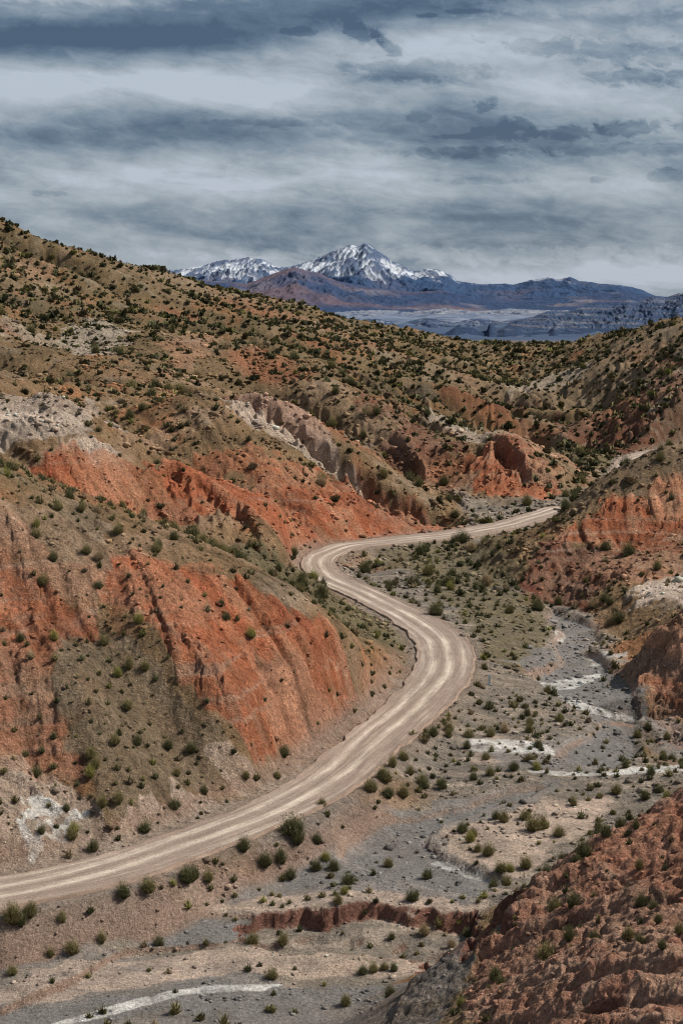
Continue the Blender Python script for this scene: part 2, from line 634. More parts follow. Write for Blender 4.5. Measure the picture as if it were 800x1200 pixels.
PAINT = [('red', 1, 1.0, [(-24.98, 162.88),
 (-19.01, 165.23),
 (-13.75, 167.23),
 (-6.51, 169.17),
 (0.0, 173.37),
 (4.36, 175.06),
 (1.87, 168.86),
 (-1.76, 158.64),
 (-9.07, 148.22),
 (-13.2, 148.97),
 (-17.61, 151.96),
 (-22.63, 158.42)]),
 ('red', 0.9, 1.0, [(-37.71, 156.67),
 (-34.68, 158.35),
 (-29.37, 157.33),
 (-24.93, 156.24),
 (-22.64, 151.96),
 (-27.71, 152.39),
 (-27.22, 144.63),
 (-22.19, 137.2),
 (-25.94, 136.82),
 (-30.45, 136.7),
 (-33.63, 137.58)]),
 ('red', 0.55, 1.0, [(-26.66, 162.35),
 (-13.86, 168.63),
 (-8.81, 159.67),
 (-12.77, 154.23),
 (-21.5, 156.31)]),
 ('red', 0.5, 1.0, [(-5.96, 153.02),
 (1.89, 171.12),
 (7.24, 186.93),
 (2.8, 168.09),
 (-5.0, 149.46)]),
 ('tan', 0.9, 1.0, [(-40.44, 161.66),
 (-30.83, 166.27),
 (-24.24, 164.01),
 (-24.34, 158.19),
 (-29.63, 158.95),
 (-34.78, 158.95),
 (-39.4, 156.8)]),
 ('redpale', 0.8, 1.0, [(-39.69, 158.19),
 (-35.36, 162.05),
 (-29.87, 160.49),
 (-23.98, 162.05),
 (-24.1, 156.42),
 (-29.25, 156.55),
 (-34.44, 157.05),
 (-38.98, 154.8)]),
 ('olive', 1, 1.0, [(-28.33, 151.12),
 (-23.76, 153.94),
 (-16.55, 149.46),
 (-11.49, 147.81),
 (-8.89, 144.9),
 (-14.82, 139.7),
 (-18.61, 132.89),
 (-21.1, 134.81),
 (-26.03, 142.18)]),
 ('pale', 1, 1.0, [(-34.11, 133.1),
 (-27.5, 137.01),
 (-21.9, 135.15),
 (-17.26, 127.96),
 (-21.19, 125.62),
 (-27.51, 122.14),
 (-31.18, 120.29)]),
 ('white', 1, 1.0, [(-27.96, 133.1),
 (-22.57, 134.61),
 (-21.71, 132.78),
 (-23.22, 129.41),
 (-25.51, 126.23),
 (-26.78, 126.23),
 (-26.74, 129.0)]),
 ('pale', 1, 1.0, [(-18.39, 134.17),
 (-14.77, 139.11),
 (-8.79, 143.08),
 (-7.83, 140.01),
 (-11.43, 136.02),
 (-17.37, 128.89),
 (-19.56, 131.61)]),
 ('pale', 0.9, 0.6, [(3.81, 172.01),
 (8.5, 192.31),
 (8.84, 187.94),
 (3.75, 168.53),
 (0.0, 156.77),
 (-5.62, 143.73),
 (-7.95, 142.27),
 (-6.59, 147.82),
 (0.0, 160.69)]),
 ('olive', 0.9, 1.0, [(-56.81, 227.57),
 (-39.17, 200.0),
 (-30.56, 200.0),
 (-21.87, 200.0),
 (-14.11, 257.97),
 (-5.74, 262),
 (0.0, 236.22),
 (9.16, 207.45),
 (0.0, 200.0),
 (-8.32, 216.54),
 (-16.44, 200.0),
 (-32.82, 200.0),
 (-50.13, 200.0)]),
 ('scrub', 1, 1.0, [(-56.81, 227.57),
 (-48.91, 249.83),
 (-30.55, 200.0),
 (-21.86, 200.0),
 (-14.11, 257.97),
 (-5.74, 262),
 (0.0, 237.67),
 (9.48, 215.02),
 (7.77, 201.23),
 (0.0, 200.0),
 (-8.32, 216.54),
 (-16.43, 200.0),
 (-32.8, 200.0),
 (-50.07, 200.0)]),
 ('scrub', 0.9, 1.0, [(13.89, 253.02),
 (22.44, 255.4),
 (32.71, 247.84),
 (28.49, 215.09),
 (21.83, 197.33),
 (18.06, 204.39),
 (19.47, 220.77)]),
 ('scrub', 0.9, 1.0, [(6.43, 293.94),
 (22.96, 300),
 (30.56, 279.27),
 (28.22, 256.97),
 (16.7, 253.48),
 (6.19, 282.24)]),
 ('scrub', 0.8, 1.0, [(41.46, 381.99),
 (89.21, 549.97),
 (94.08, 482.62),
 (75.25, 433.03),
 (51.67, 380.0)]),
 ('red', 1, 1.0, [(-56.51, 236.65),
 (-50.51, 258.52),
 (-46.33, 258.45),
 (-39.92, 262.17),
 (-35.88, 263.43),
 (-27.73, 236.0),
 (-27.77, 236.0),
 (-33.55, 236.0),
 (-39.91, 236.0),
 (-47.56, 236.0),
 (-56.47, 236.0)]),
 ('red', 1, 1.0, [(-34.99, 273.93),
 (-26.16, 282.72),
 (-16.35, 300),
 (-7.57, 277.16),
 (-2.36, 288.08),
 (-10.19, 266.05),
 (-20.32, 265.83),
 (-26.22, 267.06),
 (-29.31, 269.01)]),
 ('pale', 1, 1.0, [(-67.25, 283.01),
 (-58.73, 310.61),
 (-49.06, 283.35),
 (-42.81, 267.63),
 (-48.39, 262.48),
 (-60.85, 255.0)]),
 ('pale', 0.9, 1.0, [(-58.46, 245.0),
 (-43.22, 265.58),
 (-37.01, 272.53),
 (-40.02, 262.9),
 (-47.88, 259.38),
 (-58.51, 245.0)]),
 ('red', 0.65, 1.0, [(-59.9, 240.0),
 (-47.97, 259.93),
 (-37.7, 266.79),
 (-30.06, 276.29),
 (-16.34, 300),
 (-1.61, 294.38),
 (-8.71, 265.17),
 (-23.17, 265.29),
 (-27.59, 240.0),
 (-35.45, 240.0),
 (-44.51, 240.0),
 (-60.1, 240.0)]),
 ('red', 0.65, 1.0, [(-10.44, 320.26),
 (3.59, 330.36),
 (16.27, 331.76),
 (27.58, 315.58),
 (13.2, 301.76),
 (1.61, 295.08),
 (-8.96, 273.37),
 (-15.06, 276.03),
 (-19.71, 301.52)]),
 ('red', 0.9, 1.0, [(-2.67, 327.95),
 (5.33, 326.45),
 (15.94, 324.8),
 (26.07, 318.33),
 (13.34, 305.08),
 (3.28, 300.43),
 (-8.31, 304.63),
 (-5.08, 310.77),
 (-8.63, 317.19)]),
 ('red', 0.9, 1.0, [(-11.65, 305.33),
 (-3.37, 308.69),
 (6.68, 305.53),
 (0.0, 296.62),
 (-8.15, 298.47),
 (-13.01, 298.13)]),
 ('pale', 0.9, 1.0, [(-26.18, 333.83),
 (-18.93, 350),
 (-9.48, 350),
 (0.0, 334.72),
 (5.37, 328.85),
 (-1.78, 326.93),
 (-10.69, 328.41),
 (-17.54, 323.39),
 (-24.82, 327.34)]),
 ('red', 0.6, 1.0, [(-31.67, 306.92),
 (-17.15, 315.67),
 (-11.88, 311.87),
 (-16.69, 306.61),
 (-27.87, 301.43)]),
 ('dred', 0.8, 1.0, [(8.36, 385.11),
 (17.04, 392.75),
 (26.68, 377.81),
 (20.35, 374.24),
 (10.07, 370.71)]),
 ('red', 1, 1.0, [(30.19, 383.66),
 (36.71, 386.77),
 (43.39, 400),
 (50.66, 364.88),
 (47.95, 351.91),
 (31.06, 356.28),
 (29.75, 369.6)]),
 ('pale', 1, 1.0, [(20.96, 431.12),
 (30.46, 470),
 (38.6, 445.67),
 (40.9, 396.92),
 (33.59, 387.03),
 (26.4, 406.14)]),
 ('redpale', 0.9, 1.0, [(40.37, 425.82),
 (50.46, 422.83),
 (62.54, 396.67),
 (50.15, 384.53),
 (39.24, 380.58)]),
 ('dred', 0.8, 1.0, [(4.47, 413.53),
 (15.51, 409.59),
 (29.68, 390.94),
 (27.8, 379.21),
 (14.88, 391.94),
 (6.46, 397.68)]),
 ('pale', 0.8, 1.0, [(-79.01, 432.75),
 (-72.15, 463.61),
 (-57.37, 444.81),
 (-58.54, 402.57),
 (-66.98, 401.32)]),
 ('redpale', 0.8, 1.0, [(-48.74, 431.4),
 (-37.89, 470.09),
 (-28.77, 486.49),
 (-38.03, 415.21),
 (-44.05, 408.78)]),
 ('pale', 0.5, 1.0, [(-91.43, 425.93),
 (-79.01, 432.75),
 (-75.98, 415.68),
 (-86.57, 402.57)]),
 ('redpale', 0.6, 1.0, [(-111.57, 523.32),
 (-96.93, 534.12),
 (-93.44, 498.94),
 (-103.8, 497.95)]),
 ('pale', 0.9, 1.0, [(-57.48, 312.86),
 (-52.11, 332.7),
 (-44.04, 312.79),
 (-46.78, 297.9)]),
 ('pale', 0.6, 1.0, [(-9.24, 379.48),
 (2.13, 393.62),
 (8.36, 385.14),
 (0.0, 359.25)]),
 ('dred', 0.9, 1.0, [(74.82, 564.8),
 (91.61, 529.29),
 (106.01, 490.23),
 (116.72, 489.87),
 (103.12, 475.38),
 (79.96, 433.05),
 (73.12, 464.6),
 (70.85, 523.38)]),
 ('pale', 0.7, 1.0, [(72.2, 669.28),
 (96.57, 640.14),
 (95.94, 613.61),
 (79.09, 610.34),
 (64.12, 593.36)]),
 ('red', 0.6, 1.0, [(118.71, 612.91),
 (126.63, 603.73),
 (115.4, 535.11),
 (109.34, 547.89)]),
 ('pale', 0.9, 1.0, [(116.11, 595.32),
 (117.68, 590.35),
 (100.62, 489.7),
 (98.81, 496.64)]),
 ('pale', 0.6, 1.0, [(107.05, 583.35),
 (119.68, 515.87),
 (115.52, 497.03),
 (98.98, 508.54)]),
 ('red', 1, 1.0, [(45.76, 279.68),
 (55.09, 280.84),
 (61.83, 284.11),
 (67.6, 282.59),
 (63.17, 250.84),
 (55.67, 254.13),
 (49.31, 264.92),
 (42.69, 269.06),
 (35.45, 270.01),
 (39.76, 274.69)]),
 ('olive', 0.7, 1.0, [(37.86, 283.09),
 (43.81, 300),
 (48.94, 300),
 (63.14, 291.0),
 (74.13, 285.1),
 (69.78, 279.01),
 (61.95, 284.79),
 (54.46, 281.69),
 (45.93, 280.86),
 (39.47, 278.1)]),
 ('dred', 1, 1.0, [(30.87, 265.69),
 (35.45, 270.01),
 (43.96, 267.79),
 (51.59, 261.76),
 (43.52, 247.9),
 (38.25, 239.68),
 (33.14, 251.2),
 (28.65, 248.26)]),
 ('redpale', 0.8, 1.0, [(43.7, 266.07),
 (63.17, 250.86),
 (59.88, 237.24),
 (48.36, 244.85),
 (40.38, 244.96)]),
 ('pale', 1, 1.0, [(45.42, 243.31),
 (54.35, 247.83),
 (62.23, 246.92),
 (51.72, 204.64),
 (49.15, 229.3),
 (43.63, 233.34)]),
 ('redpale', 1, 1.0, [(42.62, 215),
 (51.72, 204.62),
 (44.21, 165.4),
 (38.81, 174.25),
 (36.32, 189.76),
 (37.42, 199.0)]),
 ('red', 0.6, 1.0, [(38.16, 197.1),
 (43.14, 195.26),
 (45.68, 187.54),
 (41.39, 186.51),
 (38.18, 191.31)]),
 ('gravel', 0.7, 1.0, [(35.76, 189.58),
 (40.86, 184.01),
 (40.06, 167.2),
 (35.21, 170.81),
 (33.25, 175.89)]),
 ('brick', 1, 1.0, [(32.78, 118),
 (24.83, 111.14),
 (22.48, 118),
 (19.21, 118),
 (13.88, 102.73),
 (11.19, 99.09),
 (8.53, 94.01),
 (6.54, 81.9),
 (15.53, 54.05)]),
 ('red', 0.5, 1.0, [(27.67, 107.87),
 (21.6, 107.14),
 (16.76, 102.88),
 (19.52, 86.47),
 (21.83, 84.09)]),
 ('gravel', 0.8, 1.0, [(10.68, 99.58),
 (8.53, 93.98),
 (5.78, 84.37),
 (-1.1, 96.04),
 (1.79, 105),
 (5.95, 105),
 (8.61, 105)]),
 ('gravel', 1, 0.5, [(-30.28, 116.08),
 (-26.74, 118.03),
 (-23.22, 120.68),
 (-17.24, 121.97),
 (-11.12, 123.0),
 (-7.53, 123.39),
 (-7.02, 121.73),
 (-9.32, 119.27),
 (-16.78, 118.48),
 (-22.06, 114.33),
 (-25.51, 112.27),
 (-28.79, 110.04)]),
 ('gravel', 1, 0.5, [(0.0, 140.26),
 (1.61, 143.54),
 (6.55, 146.07),
 (11.68, 149.12),
 (17.11, 153.16),
 (20.7, 154.43),
 (18.57, 150.97),
 (13.26, 148.02),
 (9.75, 144.99),
 (7.9, 140.73),
 (9.19, 136.22),
 (11.97, 132.99),
 (14.05, 131.36),
 (11.41, 126.5),
 (7.22, 128.07),
 (2.99, 132.96),
 (0.0, 135.79)]),
 ('gravel', 1, 0.5, [(24.47, 169.12),
 (29.32, 175.9),
 (35.04, 182.85),
 (32.28, 167.98),
 (28.55, 159.96),
 (24.51, 162.87),
 (23.08, 165.77)]),
 ('gravel', 1, 0.5, [(33.13, 245.87),
 (38.02, 234.07),
 (37.4, 226.18),
 (33.91, 219.51),
 (33.81, 211.09),
 (29.06, 210.43),
 (29.21, 220.66),
 (32.76, 228.7),
 (31.29, 236.88)]),
 ('gravel', 1, 0.8, [(25.97, 213.93),
 (34.96, 211.01),
 (37.42, 198.98),
 (34.3, 181.63),
 (29.99, 180.0),
 (25.95, 195.3)]),
 ('gravel', 0.8, 1, [(-1.58, 141.05),
 (2.42, 143.81),
 (3.04, 135.21),
 (11.48, 127.28),
 (9.83, 124.41),
 (0.0, 124.67),
 (-4.95, 125.3),
 (-5.29, 134.52)]),
 ('gravel', 0.7, 1, [(-29.13, 111.42),
 (-19.78, 116.31),
 (-7.98, 117.36),
 (8.7, 95.96),
 (5.4, 95.0),
 (-3.0, 105.21),
 (-26.8, 102.05)]),
 ('silt', 0.9, 0.8, [(-9.33, 127.28),
 (-5.11, 129.48),
 (1.46, 129.56),
 (9.9, 125.32),
 (14.59, 129.45),
 (11.12, 122.98),
 (0.0, 123.51),
 (-8.38, 123.67),
 (-13.87, 122.7),
 (-20.49, 120.78),
 (-20.04, 122.39)]),
 ('silt', 0.9, 0.8, [(7.11, 140.77),
 (11.45, 146.03),
 (16.65, 148.77),
 (21.82, 150.02),
 (27.29, 152.59),
 (23.92, 142.18),
 (18.16, 134.6),
 (14.81, 131.47),
 (10.63, 135.03)]),
 ('silt', 0.8, 0.6, [(-23.07, 112.86),
 (-13.27, 117.1),
 (-7.48, 120.15),
 (1.34, 118.17),
 (7.99, 117.45),
 (4.55, 114.51),
 (-4.55, 114.47),
 (-15.87, 111.68),
 (-24.58, 107.87)]),
 ('silt', 1, 0.6, [(-12.95, 145.37),
 (-8.22, 147.66),
 (-2.61, 156.0),
 (-5.02, 149.94),
 (-7.21, 143.25),
 (-8.82, 143.59)]),
 ('silt', 0.8, 0.8, [(14.96, 168.05),
 (22.96, 172.1),
 (24.03, 165.96),
 (17.73, 158.92),
 (12.65, 162.19)]),
 ('white', 0.9, 0.4, [(23.96, 198.66),
 (27.82, 201.16),
 (34.3, 206.87),
 (34.35, 203.68),
 (29.37, 196.54),
 (24.8, 194.81)]),
 ('white', 1, 0.3, [(26.65, 194.1),
 (30.35, 188.81),
 (35.58, 189.75),
 (35.63, 188.81),
 (29.77, 185.04),
 (26.31, 189.97)]),
 ('white', 0.9, 0.5, [(13.11, 168.34),
 (18.81, 169.05),
 (22.34, 167.24),
 (22.86, 164.16),
 (17.32, 163.66),
 (13.8, 165.2)]),
 ('white', 0.7, 0.3, [(26.51, 158.41),
 (32.09, 159.85),
 (39.55, 165.03),
 (37.81, 157.65),
 (31.53, 156.95),
 (19.28, 157.06),
 (18.5, 157.95)]),
 ('white', 0.8, 0.3, [(8.47, 136.94),
 (12.01, 133.4),
 (13.33, 131.57),
 (11.86, 131.66),
 (7.66, 136.33)]),
 ('silt', 0.9, 0.6, [(0.16, 138.76),
 (1.97, 140.55),
 (2.94, 137.91),
 (0.61, 135.33)]),
 ('white', 0.9, 0.3, [(-15.03, 110.07),
 (-10.18, 112.0),
 (-4.48, 112.7),
 (-5.72, 111.75),
 (-11.33, 110.65),
 (-20.34, 104.91),
 (-21.55, 104.95)]),
 ('white', 0.9, 0.3, [(31.02, 226.98),
 (33.3, 228.89),
 (32.22, 224.76),
 (30.75, 223.08)]),
 ('white', 0.6, 0.4, [(34.15, 213.26),
 (39.19, 211.93),
 (38.98, 210.72),
 (33.69, 210.32)]),
 ('gravel', 0.95, 0.7, [(-27.94, 106.59),
 (-21.03, 108.64),
 (-12.7, 111.71),
 (-4.49, 112.92),
 (5.14, 113.04),
 (2.18, 95.89),
 (-1.08, 94.56),
 (-12.39, 108.81),
 (-20.02, 103.12),
 (-24.8, 94.08)]),
 ('gravel', 0.9, 0.8, [(-5.35, 136.12),
 (0.0, 143.53),
 (10.12, 150.9),
 (21.73, 155.66),
 (21.98, 151.18),
 (14.79, 146.75),
 (9.61, 142.83),
 (9.26, 137.3),
 (13.95, 130.36),
 (11.29, 125.04),
 (1.43, 127.25),
 (-4.34, 128.33),
 (-10.54, 124.36),
 (-13.96, 123.56),
 (-7.32, 129.97)]),
 ('gravel', 0.9, 0.8, [(14.72, 165.21),
 (23.51, 168.98),
 (29.32, 175.9),
 (25.95, 195.32),
 (22.56, 204.15),
 (28.49, 215.12),
 (34.97, 211.05),
 (37.27, 195.14),
 (32.32, 165.73),
 (25.63, 158.41),
 (17.59, 157.67)]),
 ('white', 0.9, 0.4, [(23.96, 198.66),
 (27.82, 201.16),
 (34.3, 206.87),
 (34.35, 203.68),
 (29.37, 196.54),
 (24.8, 194.81)]),
 ('white', 1, 0.3, [(26.65, 194.1),
 (30.35, 188.81),
 (35.58, 189.75),
 (35.63, 188.81),
 (29.77, 185.04),
 (26.31, 189.97)]),
 ('white', 0.9, 0.5, [(13.11, 168.34),
 (18.81, 169.05),
 (22.34, 167.24),
 (22.86, 164.16),
 (17.32, 163.66),
 (13.8, 165.2)]),
 ('white', 0.7, 0.3, [(26.51, 158.41),
 (32.09, 159.85),
 (39.55, 165.03),
 (37.81, 157.65),
 (31.53, 156.95),
 (19.28, 157.06),
 (18.5, 157.95)]),
 ('white', 0.8, 0.3, [(8.47, 136.94),
 (12.01, 133.4),
 (13.33, 131.57),
 (11.86, 131.66),
 (7.66, 136.33)]),
 ('white', 0.9, 0.3, [(-15.03, 110.07),
 (-10.18, 112.0),
 (-4.48, 112.7),
 (-5.72, 111.75),
 (-11.33, 110.65),
 (-20.34, 104.91),
 (-21.55, 104.95)]),
 ('white', 0.9, 0.3, [(31.02, 226.98),
 (33.3, 228.89),
 (32.22, 224.76),
 (30.75, 223.08)]),
 ('white', 0.6, 0.4, [(34.15, 213.26),
 (39.19, 211.93),
 (38.98, 210.72),
 (33.69, 210.32)]),
 ('gravel', 0.95, 0.5, [(-30.28, 116.08),
 (-26.74, 118.03),
 (-23.22, 120.68),
 (-17.24, 121.97),
 (-11.12, 123.0),
 (-7.53, 123.39),
 (-7.02, 121.73),
 (-9.32, 119.27),
 (-16.78, 118.48),
 (-22.06, 114.33),
 (-25.51, 112.27),
 (-28.79, 110.04)]),
 ('redpale', 0.75, 1.0, [(-8.71, 157.62),
 (-1.82, 164.78),
 (6.23, 187.69),
 (6.92, 178.53),
 (1.86, 167.06),
 (-4.23, 151.85),
 (-6.71, 150.84)]),
 ('redpale', 0.6, 1.0, [(-34.23, 140.35),
 (-26.55, 140.57),
 (-22.19, 137.23),
 (-25.72, 135.47),
 (-32.74, 133.53)])]
CARVE = [(0.5, 1.2, [(-30.31, 116.23),
 (-26.8, 118.29),
 (-23.24, 120.84),
 (-17.28, 122.26),
 (-11.16, 123.43),
 (-7.55, 123.7),
 (-6.88, 121.64),
 (-9.3, 118.99),
 (-16.73, 118.12),
 (-22.01, 114.04),
 (-25.47, 112.05),
 (-28.72, 109.77)]),
 (0.6, 1.2, [(0.0, 140.32),
 (1.61, 143.55),
 (6.55, 146.09),
 (11.68, 149.12),
 (17.12, 153.22),
 (20.7, 154.46),
 (18.57, 150.99),
 (13.26, 148.03),
 (9.75, 145.03),
 (7.9, 140.73),
 (9.19, 136.27),
 (11.98, 133.01),
 (14.06, 131.37),
 (11.42, 126.55),
 (7.22, 128.13),
 (2.99, 133.01),
 (0.0, 135.87)]),
 (0.7, 1.2, [(22.88, 164.27),
 (29.33, 175.99),
 (35.06, 182.96),
 (32.3, 168.05),
 (28.55, 159.99),
 (24.28, 161.29)]),
 (1.0, 1.2, [(33.15, 246.0),
 (38.55, 233.36),
 (37.98, 225.95),
 (34.58, 216.07),
 (37.67, 200.36),
 (35.06, 182.96),
 (29.58, 177.54),
 (25.58, 192.45),
 (24.2, 198.9),
 (30.29, 210.91),
 (29.87, 221.04),
 (32.78, 228.79),
 (31.3, 236.98)]),
 (0.5, 0.6, [(-15.03, 110.07),
 (-10.2, 112.26),
 (-4.49, 113.05),
 (0.0, 112.76),
 (-5.69, 111.28),
 (-11.28, 110.13),
 (-20.15, 103.86),
 (-22.53, 103.9)]),
 (0.55, 0.55, [(10.04, 95.96),
 (10.31, 121.55),
 (2.72, 120.31),
 (-1.35, 119.33),
 (-6.79, 119.98),
 (-8.49, 119.98),
 (-10.08, 118.69),
 (-16.63, 117.35),
 (-19.17, 112.5),
 (-24.46, 107.33),
 (-26.8, 102.06),
 (-23.3, 88.1),
 (0.0, 80.88),
 (4.37, 96.11)]),
 (1.9, 0.55, [(10.85, 95.91),
 (10.67, 123.47),
 (8.4, 123.87),
 (4.9, 124.01),
 (0.0, 123.54),
 (-4.21, 124.34),
 (-7.0, 123.94),
 (-9.12, 122.14),
 (-7.78, 119.59),
 (-4.68, 117.92),
 (0.0, 116.97),
 (5.32, 117.35),
 (8.64, 95.29)])]
SHRUBS = [(-25.68, 116.17, 2.12, 1),
 (-25.43, 118.82, 1.75, 1),
 (-26.71, 119.31, 1.34, 0),
 (-22.14, 114.75, 1.0, 1),
 (-20.63, 115.46, 1.51, 1),
 (-21.54, 116.89, 1.12, 1),
 (-18.59, 117.13, 1.12, 1),
 (-21.94, 121.53, 0.94, 0),
 (-19.49, 123.29, 1.59, 0),
 (-18.21, 124.82, 1.71, 1),
 (-14.97, 126.63, 2.06, 0),
 (-9.99, 131.66, 1.68, 0),
 (-17.63, 124.05, 0.85, 1),
 (-16.74, 123.55, 0.96, 2),
 (-14.76, 124.56, 0.86, 2),
 (-12.99, 125.85, 1.62, 0),
 (-11.01, 125.85, 1.41, 1),
 (-10.58, 127.67, 0.98, 1),
 (-10.83, 125.33, 0.81, 1),
 (-5.34, 135.77, 2.42, 0),
 (-3.94, 134.66, 2.06, 0),
 (-6.62, 130.58, 1.9, 0),
 (-5.2, 131.93, 1.69, 0),
 (-4.42, 130.85, 1.46, 0),
 (-2.24, 132.74, 1.47, 0),
 (-0.6, 133.02, 1.48, 0),
 (-1.03, 131.12, 1.01, 1),
 (-6.52, 125.59, 0.81, 2),
 (-5.22, 126.89, 0.71, 1),
 (-2.84, 125.85, 0.76, 1),
 (-1.64, 126.11, 0.87, 1),
 (0.21, 126.37, 1.09, 2),
 (6.19, 126.11, 0.81, 1),
 (7.2, 125.08, 0.75, 1),
 (2.82, 125.08, 0.75, 0),
 (1.97, 124.56, 0.64, 0),
 (11.77, 139.73, 1.42, 2),
 (12.25, 137.17, 1.17, 1),
 (14.72, 132.74, 1.13, 2),
 (14.45, 130.85, 0.67, 1),
 (15.38, 144.39, 1.71, 1),
 (17.92, 142.04, 2.17, 1),
 (19.03, 142.63, 1.69, 1),
 (20.12, 140.59, 1.43, 1),
 (22.84, 145.58, 1.11, 0),
 (18.74, 134.39, 0.8, 1),
 (13.88, 102.71, 0.7, 1),
 (14.94, 102.08, 0.78, 0),
 (15.73, 101.66, 0.87, 0),
 (16.67, 102.29, 1.13, 0),
 (19.42, 103.35, 0.79, 0),
 (20.04, 103.56, 0.96, 0),
 (0.83, 147.69, 1.61, 1),
 (-6.8, 143.21, 1.08, 1),
 (-7.06, 145.29, 1.22, 1),
 (-5.81, 148.91, 1.25, 1),
 (-9.09, 145.58, 1.22, 1),
 (-8.17, 146.48, 1.1, 1),
 (3.37, 150.75, 1.9, 1),
 (4.55, 147.99, 1.62, 0),
 (6.02, 149.52, 1.51, 1),
 (3.71, 154.51, 1.68, 1),
 (5.44, 157.39, 1.45, 1),
 (6.89, 154.19, 1.29, 1),
 (8.27, 152.62, 1.41, 0),
 (9.88, 153.88, 1.03, 1),
 (3.05, 147.39, 1.37, 0),
 (2.11, 151.06, 1.52, 0),
 (6.44, 165.34, 1.24, 1),
 (9.19, 165.0, 1.1, 0),
 (13.64, 157.71, 1.06, 1),
 (18.16, 154.83, 1.17, 1),
 (16.1, 157.71, 0.92, 0),
 (13.92, 153.88, 0.9, 0),
 (19.78, 161.31, 1.35, 1),
 (21.08, 157.39, 0.92, 1),
 (24.56, 158.36, 0.93, 1),
 (27.0, 158.69, 0.8, 1),
 (25.79, 153.88, 1.16, 0),
 (30.46, 166.7, 1.25, 0),
 (32.3, 168.07, 1.26, 0),
 (31.25, 155.46, 1.17, 0),
 (22.51, 150.14, 0.88, 0),
 (15.96, 150.14, 1.01, 0),
 (11.67, 167.73, 1.4, 1),
 (11.42, 171.2, 1.14, 1),
 (-17.17, 107.68, 0.95, 1),
 (-16.54, 105.49, 1.03, 1),
 (-15.07, 105.71, 0.75, 0),
 (-13.76, 104.84, 0.93, 0),
 (-11.96, 107.68, 1.33, 1),
 (-10.02, 106.58, 1.23, 1),
 (-8.3, 105.49, 1.22, 1),
 (-7.19, 105.06, 0.93, 0),
 (-5.07, 108.56, 1.25, 1),
 (-3.4, 108.56, 0.67, 0),
 (0.31, 109.91, 1.26, 1),
 (2.48, 114.98, 1.0, 1),
 (4.05, 115.22, 1.01, 0),
 (-5.28, 113.34, 1.19, 1),
 (-7.13, 114.28, 0.9, 0),
 (-6.2, 114.98, 0.7, 0),
 (-3.58, 114.75, 0.5, 0),
 (1.63, 114.51, 1.0, 0),
 (-5.05, 111.04, 0.59, 0),
 (10.09, 97.58, 0.93, 1),
 (7.69, 79.31, 0.77, 1),
 (15.7, 82.81, 1.01, 1),
 (17.06, 86.27, 0.67, 0),
 (18.29, 88.79, 0.99, 0),
 (17.78, 79.48, 0.83, 1),
 (15.99, 80.63, 0.7, 0),
 (14.38, 90.82, 0.63, 0),
 (16.46, 77.38, 0.68, 0),
 (13.87, 96.38, 0.66, 0),
 (10.53, 92.89, 0.48, 0),
 (11.02, 80.79, 0.5, 0),
 (13.58, 77.07, 0.47, 0),
 (22.89, 207.2, 1.19, 1),
 (19.39, 219.9, 1.26, 1),
 (19.53, 213.24, 1.22, 0),
 (14.63, 202.16, 1.49, 2),
 (15.78, 196.84, 1.46, 1),
 (15.63, 188.15, 1.24, 1),
 (16.1, 181.33, 1.2, 1),
 (11.76, 169.11, 1.55, 1),
 (11.58, 173.68, 1.01, 2),
 (25.96, 188.92, 1.4, 0),
 (28.3, 187.0, 0.93, 1),
 (25.46, 200.1, 0.99, 0),
 (34.26, 201.75, 1.33, 0),
 (30.37, 226.78, 0.93, 3),
 (36.35, 220.35, 1.08, 3),
 (35.26, 274.46, 1.55, 3),
 (27.27, 298.54, 2.42, 1),
 (16.07, 299.77, 1.21, 0),
 (6.7, 284.2, 1.38, 2),
 (4.61, 254.39, 1.45, 2),
 (6.75, 245.67, 1.4, 2),
 (10.3, 240.19, 1.17, 1),
 (8.06, 236.28, 0.96, 1),
 (14.54, 227.71, 1.12, 1),
 (18.04, 225.85, 1.29, 1),
 (-1.7, 171.2, 0.98, 0),
 (-5.83, 165.34, 0.95, 0),
 (-0.47, 169.11, 0.83, 0),
 (-2.51, 161.65, 0.8, 1),
 (-22.99, 154.51, 0.63, 0),
 (-24.06, 157.39, 0.64, 0),
 (-25.3, 155.78, 0.51, 0),
 (1.12, 167.73, 1.25, 1),
 (3.78, 170.5, 0.99, 1),
 (2.43, 168.42, 0.98, 1),
 (4.42, 177.65, 1.02, 0)]
